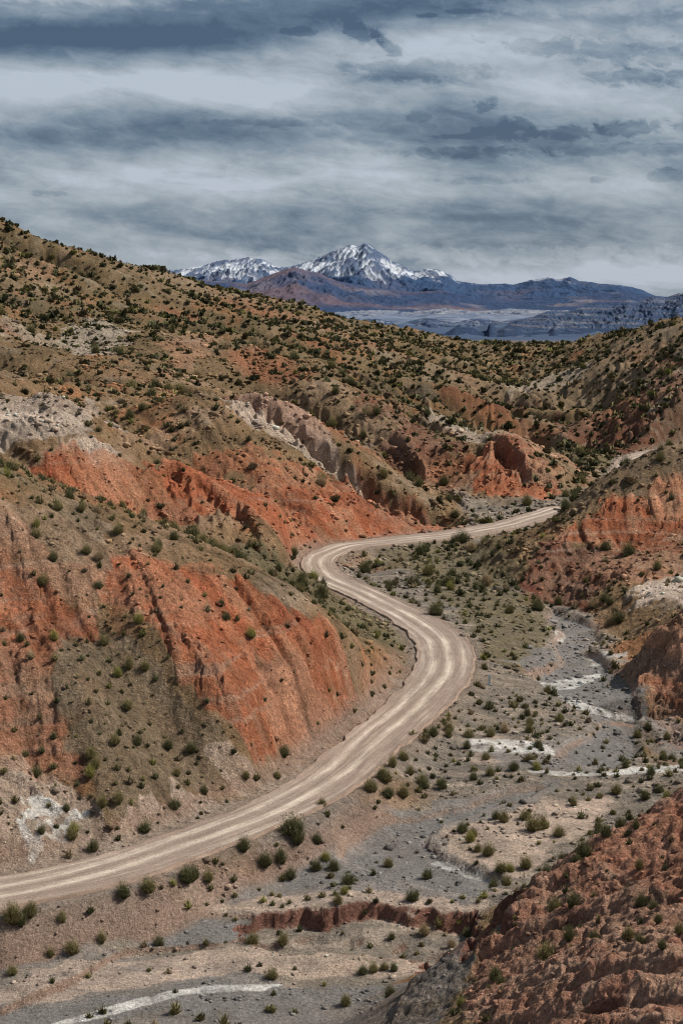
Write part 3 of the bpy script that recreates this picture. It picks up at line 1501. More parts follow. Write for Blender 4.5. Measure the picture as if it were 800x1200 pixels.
LAND = [('in the left foreground beside the dark gravel channel', -24.2, 118.8), ('on the bank below the dirt road at far left', -17.5, 124.3), ('on the bank below the road near its left end', -10.8, 127.7), ('on the slope under the middle of the road', -5.3, 133.6), ('at the head of the dark red cut bank', -1.4, 126.6), ('on the flat above the dark red cut bank', 6.4, 125.6), ('near the pale silt bar in the riverbed', 12.0, 138.0), ('at the right foot of the riverbed flat', 14.8, 131.7), ('below the gravel hummock in the riverbed', 18.3, 142.0), ('along the top edge of the foreground red slope', 16.1, 102.1), ('on the crumbly red foreground slope', 16.5, 85.7), ('low on the foreground red slope', 10.2, 81.6), ('high on the foreground red slope at the right', 21.4, 100.2), ('in the small gully mouth above the road', -6.9, 145.3), ('in the thicket just below the road bend', 4.3, 152.9), ('below the thicket near the dry wash', 5.8, 147.4), ('near the white salt flat', 17.9, 160.7), ('on the right gravel flat by the white salt line', 30.0, 158.0), ('at the bottom of the picture beside the thin salt stream', -9.1, 106.4), ('at the bottom centre below the thin salt stream', 0.0, 111.3), ('between the cut bank and the thin salt stream', -5.2, 114.5), ('beside the roadside marker post', 18.6, 192.1), ('outside the sharp road bend', 16.3, 203.8), ('below the marker post on the river flat', 21.4, 175.5), ('in the wash by the white salt streaks', 30.8, 191.7), ('by the upper dry stream', 35.6, 222.6), ('inside the sweep of the road', 10.2, 264.5), ('near the far straight of the road', 27.4, 294.3), ('on the shrubby flat left of the upper stream', 25.9, 235.3), ('on the orange cliff end inside the road curve', 1.9, 169.8), ('on the crest of the big orange cliff', -2.8, 171.6), ('on the grey fan of the near left hillside', -17.8, 145.3), ('high on the grey fan of the near left hillside', -23.3, 150.4), ('on the left edge of the near hillside', -31.0, 148.0), ('on the stony shoulder above the orange cliff', -30.0, 161.3), ('in the green band behind the orange cliff', -18.5, 169.5), ('in the green band beside the road loop', -7.7, 234.3), ('at the lower end of the green band', 3.6, 217.2), ('on the low brown spur at the right', 40.0, 195.2), ('under the dark overhang at the right', 40.9, 248.2), ('on the shoulder of the right orange hill', 51.7, 279.0), ('on the pale fan at the right', 47.5, 233.9), ('near the base of the brown spur at the right', 36.9, 174.4)]
POST = (18.17, 189.7)
REG = {'foreground_slope': [(32.78, 118),
 (24.85, 111.22),
 (22.48, 118),
 (19.21, 118),
 (13.88, 102.73),
 (10.73, 100.09),
 (7.72, 97.4),
 (3.78, 95.01),
 (0.0, 92.79),
 (-3.63, 62.7),
 (13.15, 45.38)]}

HALF = 1850.0                       # focal length for a picture 1200 high
scene = bpy.context.scene
COL = scene.collection
rng = np.random.default_rng(7)

def tag(o, label=None, cat=None, group=None, kind=None):
    if label: o['label'] = label
    if cat: o['category'] = cat
    if group: o['group'] = group
    if kind: o['kind'] = kind

def link_mesh(name, V, F, mat, cols=None, extra=None, smooth=True):
    """V (n,3), F (m,3|4) index array -> one mesh object"""
    me = bpy.data.meshes.new(name)
    F = np.asarray(F, np.int32); k = F.shape[1]
    me.vertices.add(len(V)); me.vertices.foreach_set('co', np.asarray(V, np.float32).ravel())
    me.loops.add(F.size); me.loops.foreach_set('vertex_index', F.ravel())
    me.polygons.add(len(F))
    me.polygons.foreach_set('loop_start', np.arange(0, F.size, k, dtype=np.int32))
    if smooth is True:
        me.polygons.foreach_set('use_smooth', np.ones(len(F), bool))
    me.update(calc_edges=True)
    if cols is not None:
        a = me.color_attributes.new('Col', 'FLOAT_COLOR', 'POINT')
        c = np.ones((len(V), 4), np.float32); c[:, :3] = cols
        a.data.foreach_set('color', c.ravel())
    for nm, arr in (extra or {}).items():
        a = me.attributes.new(nm, 'FLOAT', 'POINT')
        a.data.foreach_set('value', np.asarray(arr, np.float32).ravel())
    if mat: me.materials.append(mat)
    o = bpy.data.objects.new(name, me); COL.objects.link(o)
    return o

# ------------------------------------------------------------------ materials
def new_mat(name):
    m = bpy.data.materials.new(name); m.use_nodes = True
    nt = m.node_tree
    for n in list(nt.nodes): nt.nodes.remove(n)
    out = nt.nodes.new('ShaderNodeOutputMaterial')
    b = nt.nodes.new('ShaderNodeBsdfPrincipled')
    b.inputs['Roughness'].default_value = 0.95
    b.inputs['Specular IOR Level'].default_value = 0.12
    nt.links.new(b.outputs[0], out.inputs[0])
    return m, nt, b

def N(nt, t, **kw):
    n = nt.nodes.new(t)
    for k, v in kw.items():
        if k in n.inputs.keys(): n.inputs[k].default_value = v
        else: setattr(n, k, v)
    return n

def mathn(nt, op, a, b=None, c=None):
    n = nt.nodes.new('ShaderNodeMath'); n.operation = op
    for i, v in enumerate((a, b, c)):
        if v is None: continue
        if isinstance(v, (int, float)): n.inputs[i].default_value = v
        else: nt.links.new(v, n.inputs[i])
    return n.outputs[0]

def scale_col(nt, col, fac):
    n = nt.nodes.new('ShaderNodeVectorMath'); n.operation = 'SCALE'
    nt.links.new(col, n.inputs[0]); nt.links.new(fac, n.inputs['Scale'])
    return n.outputs[0]

def earth_material(name, fine=1.0, bump=1.0, con=1.0):
    m, nt, b = new_mat(name)
    at = N(nt, 'ShaderNodeAttribute', attribute_name='Col')
    tc = N(nt, 'ShaderNodeTexCoord')
    def noise(sc, det=4.0, rough=0.6, vec=None):
        n = N(nt, 'ShaderNodeTexNoise', Scale=sc, Detail=det, Roughness=rough)
        nt.links.new(vec or tc.outputs['Object'], n.inputs['Vector'])
        return n.outputs['Fac']
    n1 = noise(0.35 * fine, 6, .7)
    n2 = noise(2.2 * fine, 5, .75)
    n3 = noise(7.0 * fine, 3, .7)
    vo = N(nt, 'ShaderNodeTexVoronoi', Scale=1.9 * fine); nt.links.new(tc.outputs['Object'], vo.inputs['Vector'])
    spk = N(nt, 'ShaderNodeTexVoronoi', Scale=3.3 * fine); nt.links.new(tc.outputs['Object'], spk.inputs['Vector'])
    f = mathn(nt, 'MULTIPLY_ADD', n1, 0.9 * con, 1 - .45 * con)
    f2 = mathn(nt, 'MULTIPLY_ADD', n2, 2.4 * con, 1 - 1.2 * con)
    f3 = mathn(nt, 'MULTIPLY_ADD', n3, 1.8 * con, 1 - .9 * con)
    f = mathn(nt, 'MULTIPLY', mathn(nt, 'MULTIPLY', f, f2), f3)
    # pale pebbles: small cells whose random colour is high
    sep = N(nt, 'ShaderNodeSeparateColor'); nt.links.new(spk.outputs['Color'], sep.inputs[0])
    peb = mathn(nt, 'GREATER_THAN', sep.outputs[0], 0.86)
    near = mathn(nt, 'LESS_THAN', spk.outputs['Distance'], 0.34)
    pebble = mathn(nt, 'MULTIPLY', peb, near)
    f = mathn(nt, 'MULTIPLY', f, mathn(nt, 'MULTIPLY_ADD', pebble, 0.55, 1.0))
    dark = mathn(nt, 'MULTIPLY', mathn(nt, 'LESS_THAN', sep.outputs[0], 0.10), near)
    f = mathn(nt, 'MULTIPLY', f, mathn(nt, 'MULTIPLY_ADD', dark, -0.4, 1.0))
    nt.links.new(scale_col(nt, at.outputs['Color'], f), b.inputs['Base Color'])
    hgt = mathn(nt, 'ADD', mathn(nt, 'MULTIPLY', n2, 0.55), mathn(nt, 'MULTIPLY', n3, 0.22))
    hgt = mathn(nt, 'ADD', hgt, mathn(nt, 'MULTIPLY', n1, 0.7))
    hgt = mathn(nt, 'ADD', hgt, mathn(nt, 'MULTIPLY', pebble, 0.08))
    bp = N(nt, 'ShaderNodeBump', Strength=1.0, Distance=1.1 * bump)
    nt.links.new(hgt, bp.inputs['Height']); nt.links.new(bp.outputs[0], b.inputs['Normal'])
    return m

M_earth = earth_material('eroded earth')
M_gravel = earth_material('river gravel', 1.6, 0.55)
M_road = earth_material('packed dirt', 1.8, 0.12, .45)

def plain_material(name, sc=0.002, bump=60.0, contrast=0.8):
    m, nt, b = new_mat(name)
    at = N(nt, 'ShaderNodeAttribute', attribute_name='Col')
    tc = N(nt, 'ShaderNodeTexCoord')
    n = N(nt, 'ShaderNodeTexNoise', Scale=sc, Detail=9.0, Roughness=.78)
    nt.links.new(tc.outputs['Object'], n.inputs['Vector'])
    f = mathn(nt, 'MULTIPLY_ADD', n.outputs['Fac'], contrast * 2, 1 - contrast)
    nt.links.new(scale_col(nt, at.outputs['Color'], f), b.inputs['Base Color'])
    bp = N(nt, 'ShaderNodeBump', Strength=1.0, Distance=bump)
    nt.links.new(n.outputs['Fac'], bp.inputs['Height']); nt.links.new(bp.outputs[0], b.inputs['Normal'])
    return m

# ------------------------------------------------------------------ the near land
land = Surf(CTRL)
uc = np.concatenate([np.linspace(-.62, -.245, 50, endpoint=False), np.linspace(-.245, .245, 800), np.linspace(.245, .62, 51)[1:]])
wr = np.concatenate([np.log(np.linspace(4, 58, 60, endpoint=False)), np.linspace(math.log(58), math.log(1480), 2300)])
us = np.concatenate([np.linspace(-.62, -.25, 30, endpoint=False), np.linspace(-.25, .25, 230), np.linspace(.25, .62, 31)[1:]])
ws = np.concatenate([np.linspace(math.log(4), math.log(55), 50, endpoint=False), np.linspace(math.log(55), math.log(1480), 620)])

def cubw(src, dst):
    """Catmull-Rom weights from knots src to places dst"""
    t = np.interp(dst, src, np.arange(len(src)))
    i = np.clip(np.floor(t).astype(int), 0, len(src) - 2); f = t - i
    W = np.zeros((len(dst), len(src)), np.float32); r = np.arange(len(dst))
    for o, wgt in ((-1, -.5*f + f*f - .5*f**3), (0, 1 - 2.5*f*f + 1.5*f**3), (1, .5*f + 2*f*f - 1.5*f**3), (2, -.5*f*f + .5*f**3)):
        np.add.at(W, (r, np.clip(i + o, 0, len(src) - 1)), wgt)
    return W
WU, WW = cubw(us, uc), cubw(ws, wr)
def up(A): return (WW @ A.astype(np.float32)) @ WU.T

Us, Ws = np.meshgrid(us, ws); Ys = np.exp(Ws); Xs = Us * Ys
Ks = land.kk(Us, Ws)
Hs0 = Ks * Ys
def slopes(H, u, w, U, Y):
    du = np.gradient(H, u, axis=1); dw = np.gradient(H, w, axis=0)
    return du / Y, (dw - U * du) / Y
gx, gy = slopes(Hs0, us, ws, Us, Ys)
sl = np.hypot(gx, gy)
dirx, diry = -gx / (sl + 1e-4), -gy / (sl + 1e-4)

U, W = np.meshgrid(uc, wr); Y = np.exp(W); X = U * Y
H = up(Ks) * Y
SL = np.clip(up(sl), 0, 3)

def lic(Xg, Yg, freq, length, n, seed):
    """noise drawn out along the fall line: the pattern of rills"""
    acc = gnoise(Xg * freq, Yg * freq, seed); step = length / n
    for sgn in (1, -1):
        px, py = Xg.copy(), Yg.copy()
        for k in range(n):
            pu = px / py; pw = np.log(np.maximum(py, 4.0))
            iu = np.clip(np.rint(np.interp(pu, us, np.arange(len(us)))).astype(int), 0, len(us) - 1)
            iw = np.clip(np.rint(np.interp(pw, ws, np.arange(len(ws)))).astype(int), 0, len(ws) - 1)
            px = px + sgn * step * dirx[iw, iu]; py = py + sgn * step * diry[iw, iu]
            acc = acc + gnoise(px * freq, py * freq, seed)
    return acc / acc.std()

big = up(lic(Xs, Ys, 1 / 24., 60, 7, 3))
fold = up(lic(Xs, Ys, 1 / 46., 110, 8, 19))
mid = up(lic(Xs, Ys, 1 / 7., 22, 8, 5))
cell = (slice(None, None, 1), slice(None, None, 1))
fine = lic(X, Y, 1 / 1.7, 7.0, 6, 9)
rill = fine * .6 + mid * .5
crk = lic(X, Y, 1 / 2.3, 9.0, 6, 14)
crack = np.exp(-(crk / .20) ** 2) * sstep(-.6, .5, mid)

def layer(A, sharp=1.5):
    return np.where(A < 0, A * sharp, A * .55)

# ---- distance to the road, only where it can matter
ROADA = np.array(ROAD)
droad = np.full(X.shape, 1e3); rz = np.zeros(X.shape); rw = np.ones(X.shape) * 3
roadmask = (Y > 100) & (Y < 620) & (np.abs(U) < .3)
def road_query(x, y):
    d = np.full(x.shape, 1e3); e = np.zeros(x.shape + (2,)); e[..., 1] = 3
    for i in range(0, len(ROADA) - 1, 8):
        seg = ROADA[i:i + 9]
        lo = seg[:, :2].min(0) - 14; hi = seg[:, :2].max(0) + 14
        m = (x > lo[0]) & (x < hi[0]) & (y > lo[1]) & (y < hi[1])
        if not m.any(): continue
        dd, ee = pdist(x[m], y[m], seg)
        old = d[m]; b = dd < old
        old[b] = dd[b]; d[m] = old
        oe = e[m]; oe[b] = ee[b]; e[m] = oe
    return d, e[..., 0], e[..., 1]
droad, rz, rw = road_query(X, Y)

floor = sstep(-43.5, -45.8, H) * (1 - sstep(.13, .3, SL))
hill = 1 - floor
steep = sstep(.22, .6, SL)
away = sstep(1.0, 9.0, droad - rw)
lod = np.clip(Y / 300., .35, 1.2)

# ---- paint regions
wx = X + (fbm(X / 9., Y / 9., 4, 71) * 3.4 + fbm(X / 2.2, Y / 2.2, 3, 77) * 1.0) * np.clip(Y / 220, .5, 2.5) + fine * .35
wy = Y + (fbm(X / 9., Y / 9., 4, 81) * 3.4 + fbm(X / 2.2, Y / 2.2, 3, 87) * 1.0) * np.clip(Y / 220, .5, 2.5)
masks = {}
def region(poly, soft, wfac=1.0):
    P = np.array(poly); lo = P.min(0) - 12; hi = P.max(0) + 12
    out = np.zeros(X.shape, np.float32)
    m = (X > lo[0]) & (X < hi[0]) & (Y > lo[1]) & (Y < hi[1])
    if m.any():
        xx = X[m] + (wx[m] - X[m]) * wfac; yy = Y[m] + (wy[m] - Y[m]) * wfac
        s = soft * np.clip(Y[m] / 200., .4, 3)
        out[m] = sstep(-s * 1.6, s * 1.6, sdist(xx, yy, poly))
    return out
n0 = fbm(X / 6., Y / 6., 3, 33); rim = np.zeros(X.shape, np.float32)
carve_amt = np.zeros(X.shape, np.float32); chan = np.zeros(X.shape, np.float32)
for d, w, poly in CARVE:
    r = region(poly, w * (.75 if d > 1.5 else .45), 1.2 if d > 1.5 else .25)
    if d > 1.5: deep = sstep(.02, .1, region(poly, 1.6, .75))
    elif w > 1: rim = np.maximum(rim, region(poly, 2.4, .6) * sstep(-.3, .2, n0 + .3 * gnoise(X / 1.1, Y / 1.1, 36)))
    if d > 1.5: r = r * (.62 + .38 * sstep(-.3, .3, n0)) * (1 + .12 * fbm(X / 1.4, Y / 1.4, 3, 37))
    carve_amt = np.maximum(carve_amt, r * d); chan = np.maximum(chan, r)

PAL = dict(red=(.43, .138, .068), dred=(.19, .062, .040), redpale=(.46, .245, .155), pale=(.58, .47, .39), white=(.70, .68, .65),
           gravel=(.225, .212, .205), silt=(.55, .42, .34), scrub=(.19, .155, .09), brick=(.44, .215, .150), olive=(.215, .160, .108), tan=(.36, .25, .17))
base_hill = np.array((.275, .178, .100)); base_floor = np.array((.27, .230, .190))
n_big = fbm(X / 45., Y / 45., 4, 41); n_med = fbm(X / 11., Y / 11., 4, 43); n_sm = fbm(X / 2.5, Y / 2.5, 3, 47)
C = base_hill[None, None] * hill[..., None] + base_floor[None, None] * floor[..., None]
def mixc(C, col, m): return C + (np.array(col)[None, None] - C) * m[..., None]
C = mixc(C, (.185, .150, .085), sstep(.0, .5, n_big) * .6 * hill)
C = mixc(C, (.40, .175, .085), sstep(.12, .45, n_med + n_big * .6) * .65 * hill)
C = mixc(C, (.42, .33, .25), sstep(.2, .5, -n_med + rill * .10) * .55)
eb = gnoise(H / 4.2 + n_big * 1.6, X / 300., 63) + .6 * gnoise(H / 1.7 + n_med, X / 120., 64)
C = mixc(C, (.42, .28, .19), sstep(.1, .6, eb) * .5 * hill)
C = mixc(C, (.14, .10, .06), sstep(.1, .6, -eb) * .45 * hill)
flow = gnoise(X / 9. + n_med, Y / 1.7 + n_sm * .4, 67) + .6 * gnoise(X / 3.5, Y / .7 + n_sm * .5, 68)
C = mixc(C, (.50, .40, .325), sstep(.05, .7, flow) * .6 * floor)
C = mixc(C, (.15, .135, .125), sstep(.1, .7, -flow) * .5 * floor)
masks_acc = {k: np.zeros(X.shape, np.float32) for k in PAL}
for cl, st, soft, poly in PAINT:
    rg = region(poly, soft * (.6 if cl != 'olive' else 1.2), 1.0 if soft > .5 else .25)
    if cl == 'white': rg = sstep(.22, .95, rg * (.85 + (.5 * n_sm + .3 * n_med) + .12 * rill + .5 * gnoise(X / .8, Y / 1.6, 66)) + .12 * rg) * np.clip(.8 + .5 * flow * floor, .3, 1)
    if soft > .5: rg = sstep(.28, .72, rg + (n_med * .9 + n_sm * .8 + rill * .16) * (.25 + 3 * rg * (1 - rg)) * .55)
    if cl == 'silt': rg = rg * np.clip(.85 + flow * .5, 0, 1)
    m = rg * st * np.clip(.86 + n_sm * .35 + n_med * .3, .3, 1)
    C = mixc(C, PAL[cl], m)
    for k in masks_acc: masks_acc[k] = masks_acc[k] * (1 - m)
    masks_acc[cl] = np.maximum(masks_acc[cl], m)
redm = np.maximum.reduce([masks_acc['red'], masks_acc['dred'], masks_acc['redpale'], masks_acc['brick']])
barem = np.maximum.reduce([redm, masks_acc['pale'], masks_acc['white']])
# ---- relief
rel = layer(big) * (1.4 + 1.3 * (1 - sstep(480, 600, Y))) * lod * sstep(.1, .35, SL) * sstep(190, 300, Y) * (1 - masks_acc['olive'])
foldm = sstep(290, 370, Y) * (1 - .55 * sstep(540, 680, Y)) * sstep(5, 34, droad) * sstep(.06, .2, SL)
rel = rel * (1 - sstep(20, 40, X) * (1 - sstep(300, 340, Y)))
rel += np.clip(layer(fold, 1.9) - .15 * np.abs(fold), -4, 2) * 3.3 * foldm
rel += fbm(X / 30., Y / 30., 3, 11) * 1.6 * hill * lod * sstep(150, 260, Y)
rel += layer(mid, 1.5) * (.22 + .05 * barem + .2 * masks_acc['dred']) * sstep(.12, .4, SL) * (1 - .6 * masks_acc['olive'])
rel -= crack * (.10 + .22 * barem) * sstep(.15, .4, SL) * np.clip(Y / 170, .6, 1.6)
rel += layer(fine, 1.6) * (.04 + .16 * barem) * sstep(.12, .4, SL)
rel += fbm(X / 3.2, Y / 3.2, 4, 21) * .35 * (.4 + .6 * hill)
rel += fbm(X / .9, Y / .9, 4, 23) * (.13 + .16 * hill) + ridged(X / 1.9, Y / 1.9, 4, 24) * (.05 + .16 * barem)
rel += ridged(X / 14., Y / 14., 4, 25) * .5 * floor * .5
fg = masks_acc['brick']
rel += fg * (ridged(X / 4.5 + n_med, Y / 4.5, 6, 27, .6) * .12 + fbm(X / 2.2, Y / 1.6, 5, 29, .68) * .24 + ridged(X / .8, Y / .6, 4, 30) * .16 - .28 * np.exp(-(gnoise(X / 5. + n_sm * .5, Y / 4.6, 35) / .10) ** 2))
# ledges in the red rock: soft and hard beds
zz = H + rel
bed = gnoise(zz * .62 + n_big * 1.5, X * .012, 51) + .6 * gnoise(zz * 1.9 + n_med * .8, X * .03, 53)
rel += bed * .26 * barem * steep * (1 - fg)
rel *= (.25 + .75 * away)
smoothchan = 1 - .75 * chan
Hb = H - carve_amt
H = H + rel * smoothchan - carve_amt * (.25 + .75 * away) 
# undercut bank rim
over = np.maximum(droad - rw, 0)
flat = 1 - sstep(0.2, 4.5, over)
H = H + (rz - .22 - H) * flat; Hb = Hb + (rz - .22 - Hb) * flat
H = H + np.where(over > 0, np.exp(-((over - .7) / .5) ** 2) * .22, 0) * (.6 + .6 * gnoise(X / 2., Y / 2., 61))

gX, gY = slopes(Hb, uc, wr, U, Y)
SLF = np.hypot(gX, gY)
# ---- colour after relief
C *= (1 + .26 * np.clip(bed, -1, 1) * barem)[..., None]
layr = gnoise(zz * 1.1 + n_med * .9, n_big * 2, 55) + .5 * gnoise(zz * 3.1 + n_sm * .4, n_big * 2, 56)
C = mixc(C, (.50, .37, .28), sstep(.3, .65, layr) * .5 * redm * (1 - fg))
C = mixc(C, (.24, .17, .12), sstep(.12, .5, n_med - n_sm * .6 + .3 * n_big) * .6 * masks_acc['red'])
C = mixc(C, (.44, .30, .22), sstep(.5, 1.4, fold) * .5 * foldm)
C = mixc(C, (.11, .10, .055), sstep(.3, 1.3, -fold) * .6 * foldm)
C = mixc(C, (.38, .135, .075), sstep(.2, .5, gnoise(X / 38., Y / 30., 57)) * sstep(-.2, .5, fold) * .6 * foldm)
crev_shade = np.clip(-rill, 0, 2.5)  # shade in rills and cracks is painted into the ground colour below
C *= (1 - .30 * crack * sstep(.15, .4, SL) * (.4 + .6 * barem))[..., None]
C *= (1 - .24 * crev_shade * sstep(.12, .4, SL) * (1 - masks_acc['white']))[..., None]
C = mixc(C, (.50, .29, .18), sstep(.0, .45, n_med + .3 * rill) * .6 * masks_acc['red'])
C = mixc(C, (.27, .08, .04), sstep(.05, .4, -n_med + .4 * n_sm) * .6 * masks_acc['red'])
C = mixc(C, (.54, .34, .25), sstep(.0, .4, n_med + n_sm) * .5 * masks_acc['brick'])
C = mixc(C, (.30, .20, .14), sstep(.0, .4, n_big + n_sm * .7) * .55 * barem * (1 - masks_acc['white']) * hill)
C = mixc(C, (.33, .22, .165), sstep(.5, 1.1, SLF) * .8 * sstep(-44, -46, H))
C = mixc(C, (.23, .105, .078), sstep(.6, 1.1, SLF) * .85 * deep)
C = mixc(C, (.56, .46, .38), rim * .6 * (1 - chan) * floor)            # cut banks show raw red silt
C *= (1 + .25 * n_sm + .12 * n_med)[..., None]
# road shoulders
C = mixc(C, (.30, .235, .19), (1 - sstep(.3, 3.0, over)) * .8)
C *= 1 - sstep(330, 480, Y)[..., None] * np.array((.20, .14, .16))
C = np.clip(C, .01, .85)

# the dark red cut bank at the front of the terrace
V = np.stack([X, Y, H], -1)
nr, nc = X.shape
idx = np.arange(nr * nc).reshape(nr, nc)
quads = np.stack([idx[:-1, :-1], idx[:-1, 1:], idx[1:, 1:], idx[1:, :-1]], -1).reshape(-1, 4)
fgreg = np.zeros(X.shape, bool)
lo = np.array(REG['foreground_slope']); m_ = Y < 125
fgreg[m_] = sdist(X[m_], Y[m_], REG['foreground_slope']) > 0
fgreg |= (Y < 70)
bedm = (np.maximum.reduce([masks_acc['gravel'], masks_acc['silt'], masks_acc['white'], chan]) > .45) & (floor > .3) & (Y < 280)
valley_x = np.interp(Y, [0, 120, 200, 260, 340, 450, 600, 1500], [10, 15, 18, 20, 62, 95, 95, 110])
cls = np.where(fgreg, 1, np.where(bedm, 2, np.where(floor > .45, 3, np.where(X < valley_x, 4, 5))))
fc = cls[:-1, :-1].reshape(-1)
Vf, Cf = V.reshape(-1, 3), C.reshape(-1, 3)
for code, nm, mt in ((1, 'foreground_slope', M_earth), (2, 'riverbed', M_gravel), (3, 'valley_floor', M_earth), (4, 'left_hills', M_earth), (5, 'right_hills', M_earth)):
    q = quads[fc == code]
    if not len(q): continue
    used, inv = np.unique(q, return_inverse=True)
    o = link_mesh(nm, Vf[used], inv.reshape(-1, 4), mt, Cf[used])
    tag(o, kind='structure')
horizon = np.maximum.accumulate(H / Y, axis=0)

def cellof(x, y):
    iu = np.clip(np.interp(x / y, uc, np.arange(nc)), 0, nc - 1.001); iw = np.clip(np.interp(np.log(y), wr, np.arange(nr)), 0, nr - 1.001)
    return iu, iw
def sample(A, x, y):
    iu, iw = cellof(x, y); a = iu.astype(int); b = iw.astype(int); fu = iu - a; fw = iw - b
    return (A[b, a] * (1 - fu) + A[b, a + 1] * fu) * (1 - fw) + (A[b + 1, a] * (1 - fu) + A[b + 1, a + 1] * fu) * fw
def seen(x, y, z):
    iu, iw = cellof(x, y)
    return z / y > horizon[np.maximum(iw.astype(int) - 2, 0), np.rint(iu).astype(int)]

# ------------------------------------------------------------------ the dirt road
def make_road():
    P = ROADA
    d = np.concatenate([[0], np.cumsum(np.hypot(*np.diff(P[:, :2], axis=0).T))])
    s = np.arange(0, d[-1], .35)
    Q = np.stack([np.interp(s, d, P[:, i]) for i in range(4)], 1)
    k = np.ones(9) / 9
    for i in range(4):
        e = np.pad(Q[:, i], 4, mode='edge'); Q[:, i] = np.convolve(e, k, 'valid')
    T = np.gradient(Q[:, :2], axis=0); T /= np.hypot(T[:, 0], T[:, 1])[:, None]
    Nn = np.stack([T[:, 1], -T[:, 0]], 1)             # to the right of travel
    t = np.linspace(-1, 1, 61)
    hw = Q[:, 3] + gnoise(s / 5., s * 0, 5) * .45 + gnoise(s / 1.6, s * 0, 4) * .22
    XX = Q[:, 0:1] + Nn[:, 0:1] * t[None] * (hw[:, None] + .25); YY = Q[:, 1:2] + Nn[:, 1:2] * t[None] * (hw[:, None] + .25)
    lat = t[None] * hw[:, None]; SS = s[:, None] + 0 * lat
    wob = gnoise(SS / 14., lat * 0, 6) * .45 + gnoise(SS / 4.5, lat * 0, 16) * .12
    fade = .62 + .38 * sstep(-.35, .3, gnoise(SS / 7., lat * 0, 21) + .5 * gnoise(SS / 1.5, lat / .4, 22))
    r1 = (np.exp(-((lat - wob + 1.5) / .42) ** 2) + np.exp(-((lat - wob - .45) / .46) ** 2)) * fade
    r2 = np.exp(-((lat - wob * .5 - 2.3) / .32) ** 2) * .55 * sstep(-.2, .4, gnoise(SS / 22., lat * 0, 8)) + np.exp(-((lat - wob * .5 + 2.7) / .30) ** 2) * .4 * sstep(-.2, .4, gnoise(SS / 18., lat * 0, 9))
    ruts = np.clip(r1 * (.8 + .35 * gnoise(SS / 9., lat * .5, 10)) + r2, 0, 1)
    streak = gnoise(SS / 11., lat / .28, 12) * .6 + gnoise(SS / 4., lat / .12, 13) * .4
    edge = sstep(.80, 1.0, np.abs(t))[None] + 0 * lat
    Z = Q[:, 2:3] + .05 * (1 - t[None] ** 2) - ruts * .06 + streak * .03 + edge * .08 * (1 + gnoise(SS / 1.3, lat / .5, 14)) + gnoise(SS / 6, lat / 3, 15) * .05
    Z[:, 0] -= .5; Z[:, -1] -= .5
    c0 = np.array((.315, .250, .212)); c1 = np.array((.66, .58, .50)); c2 = np.array((.30, .215, .165))
    Cc = c0 + (c1 - c0) * np.clip(ruts + streak * .25, 0, 1)[..., None]
    Cc = Cc + (c2 - Cc) * (edge * .6)[..., None]
    Cc *= (1 + .22 * streak + .16 * fbm(SS / 3., lat / 1.2, 4, 19))[..., None] * np.array((.93, .90, .88))
    n, m = XX.shape; ii = np.arange(n * m).reshape(n, m)
    q = np.stack([ii[:-1, :-1], ii[:-1, 1:], ii[1:, 1:], ii[1:, :-1]], -1).reshape(-1, 4)
    o = link_mesh('dirt_road', np.stack([XX, YY, Z], -1).reshape(-1, 3), q, M_road, np.clip(Cc, .02, .8).reshape(-1, 3))
    tag(o, kind='structure')
make_road()

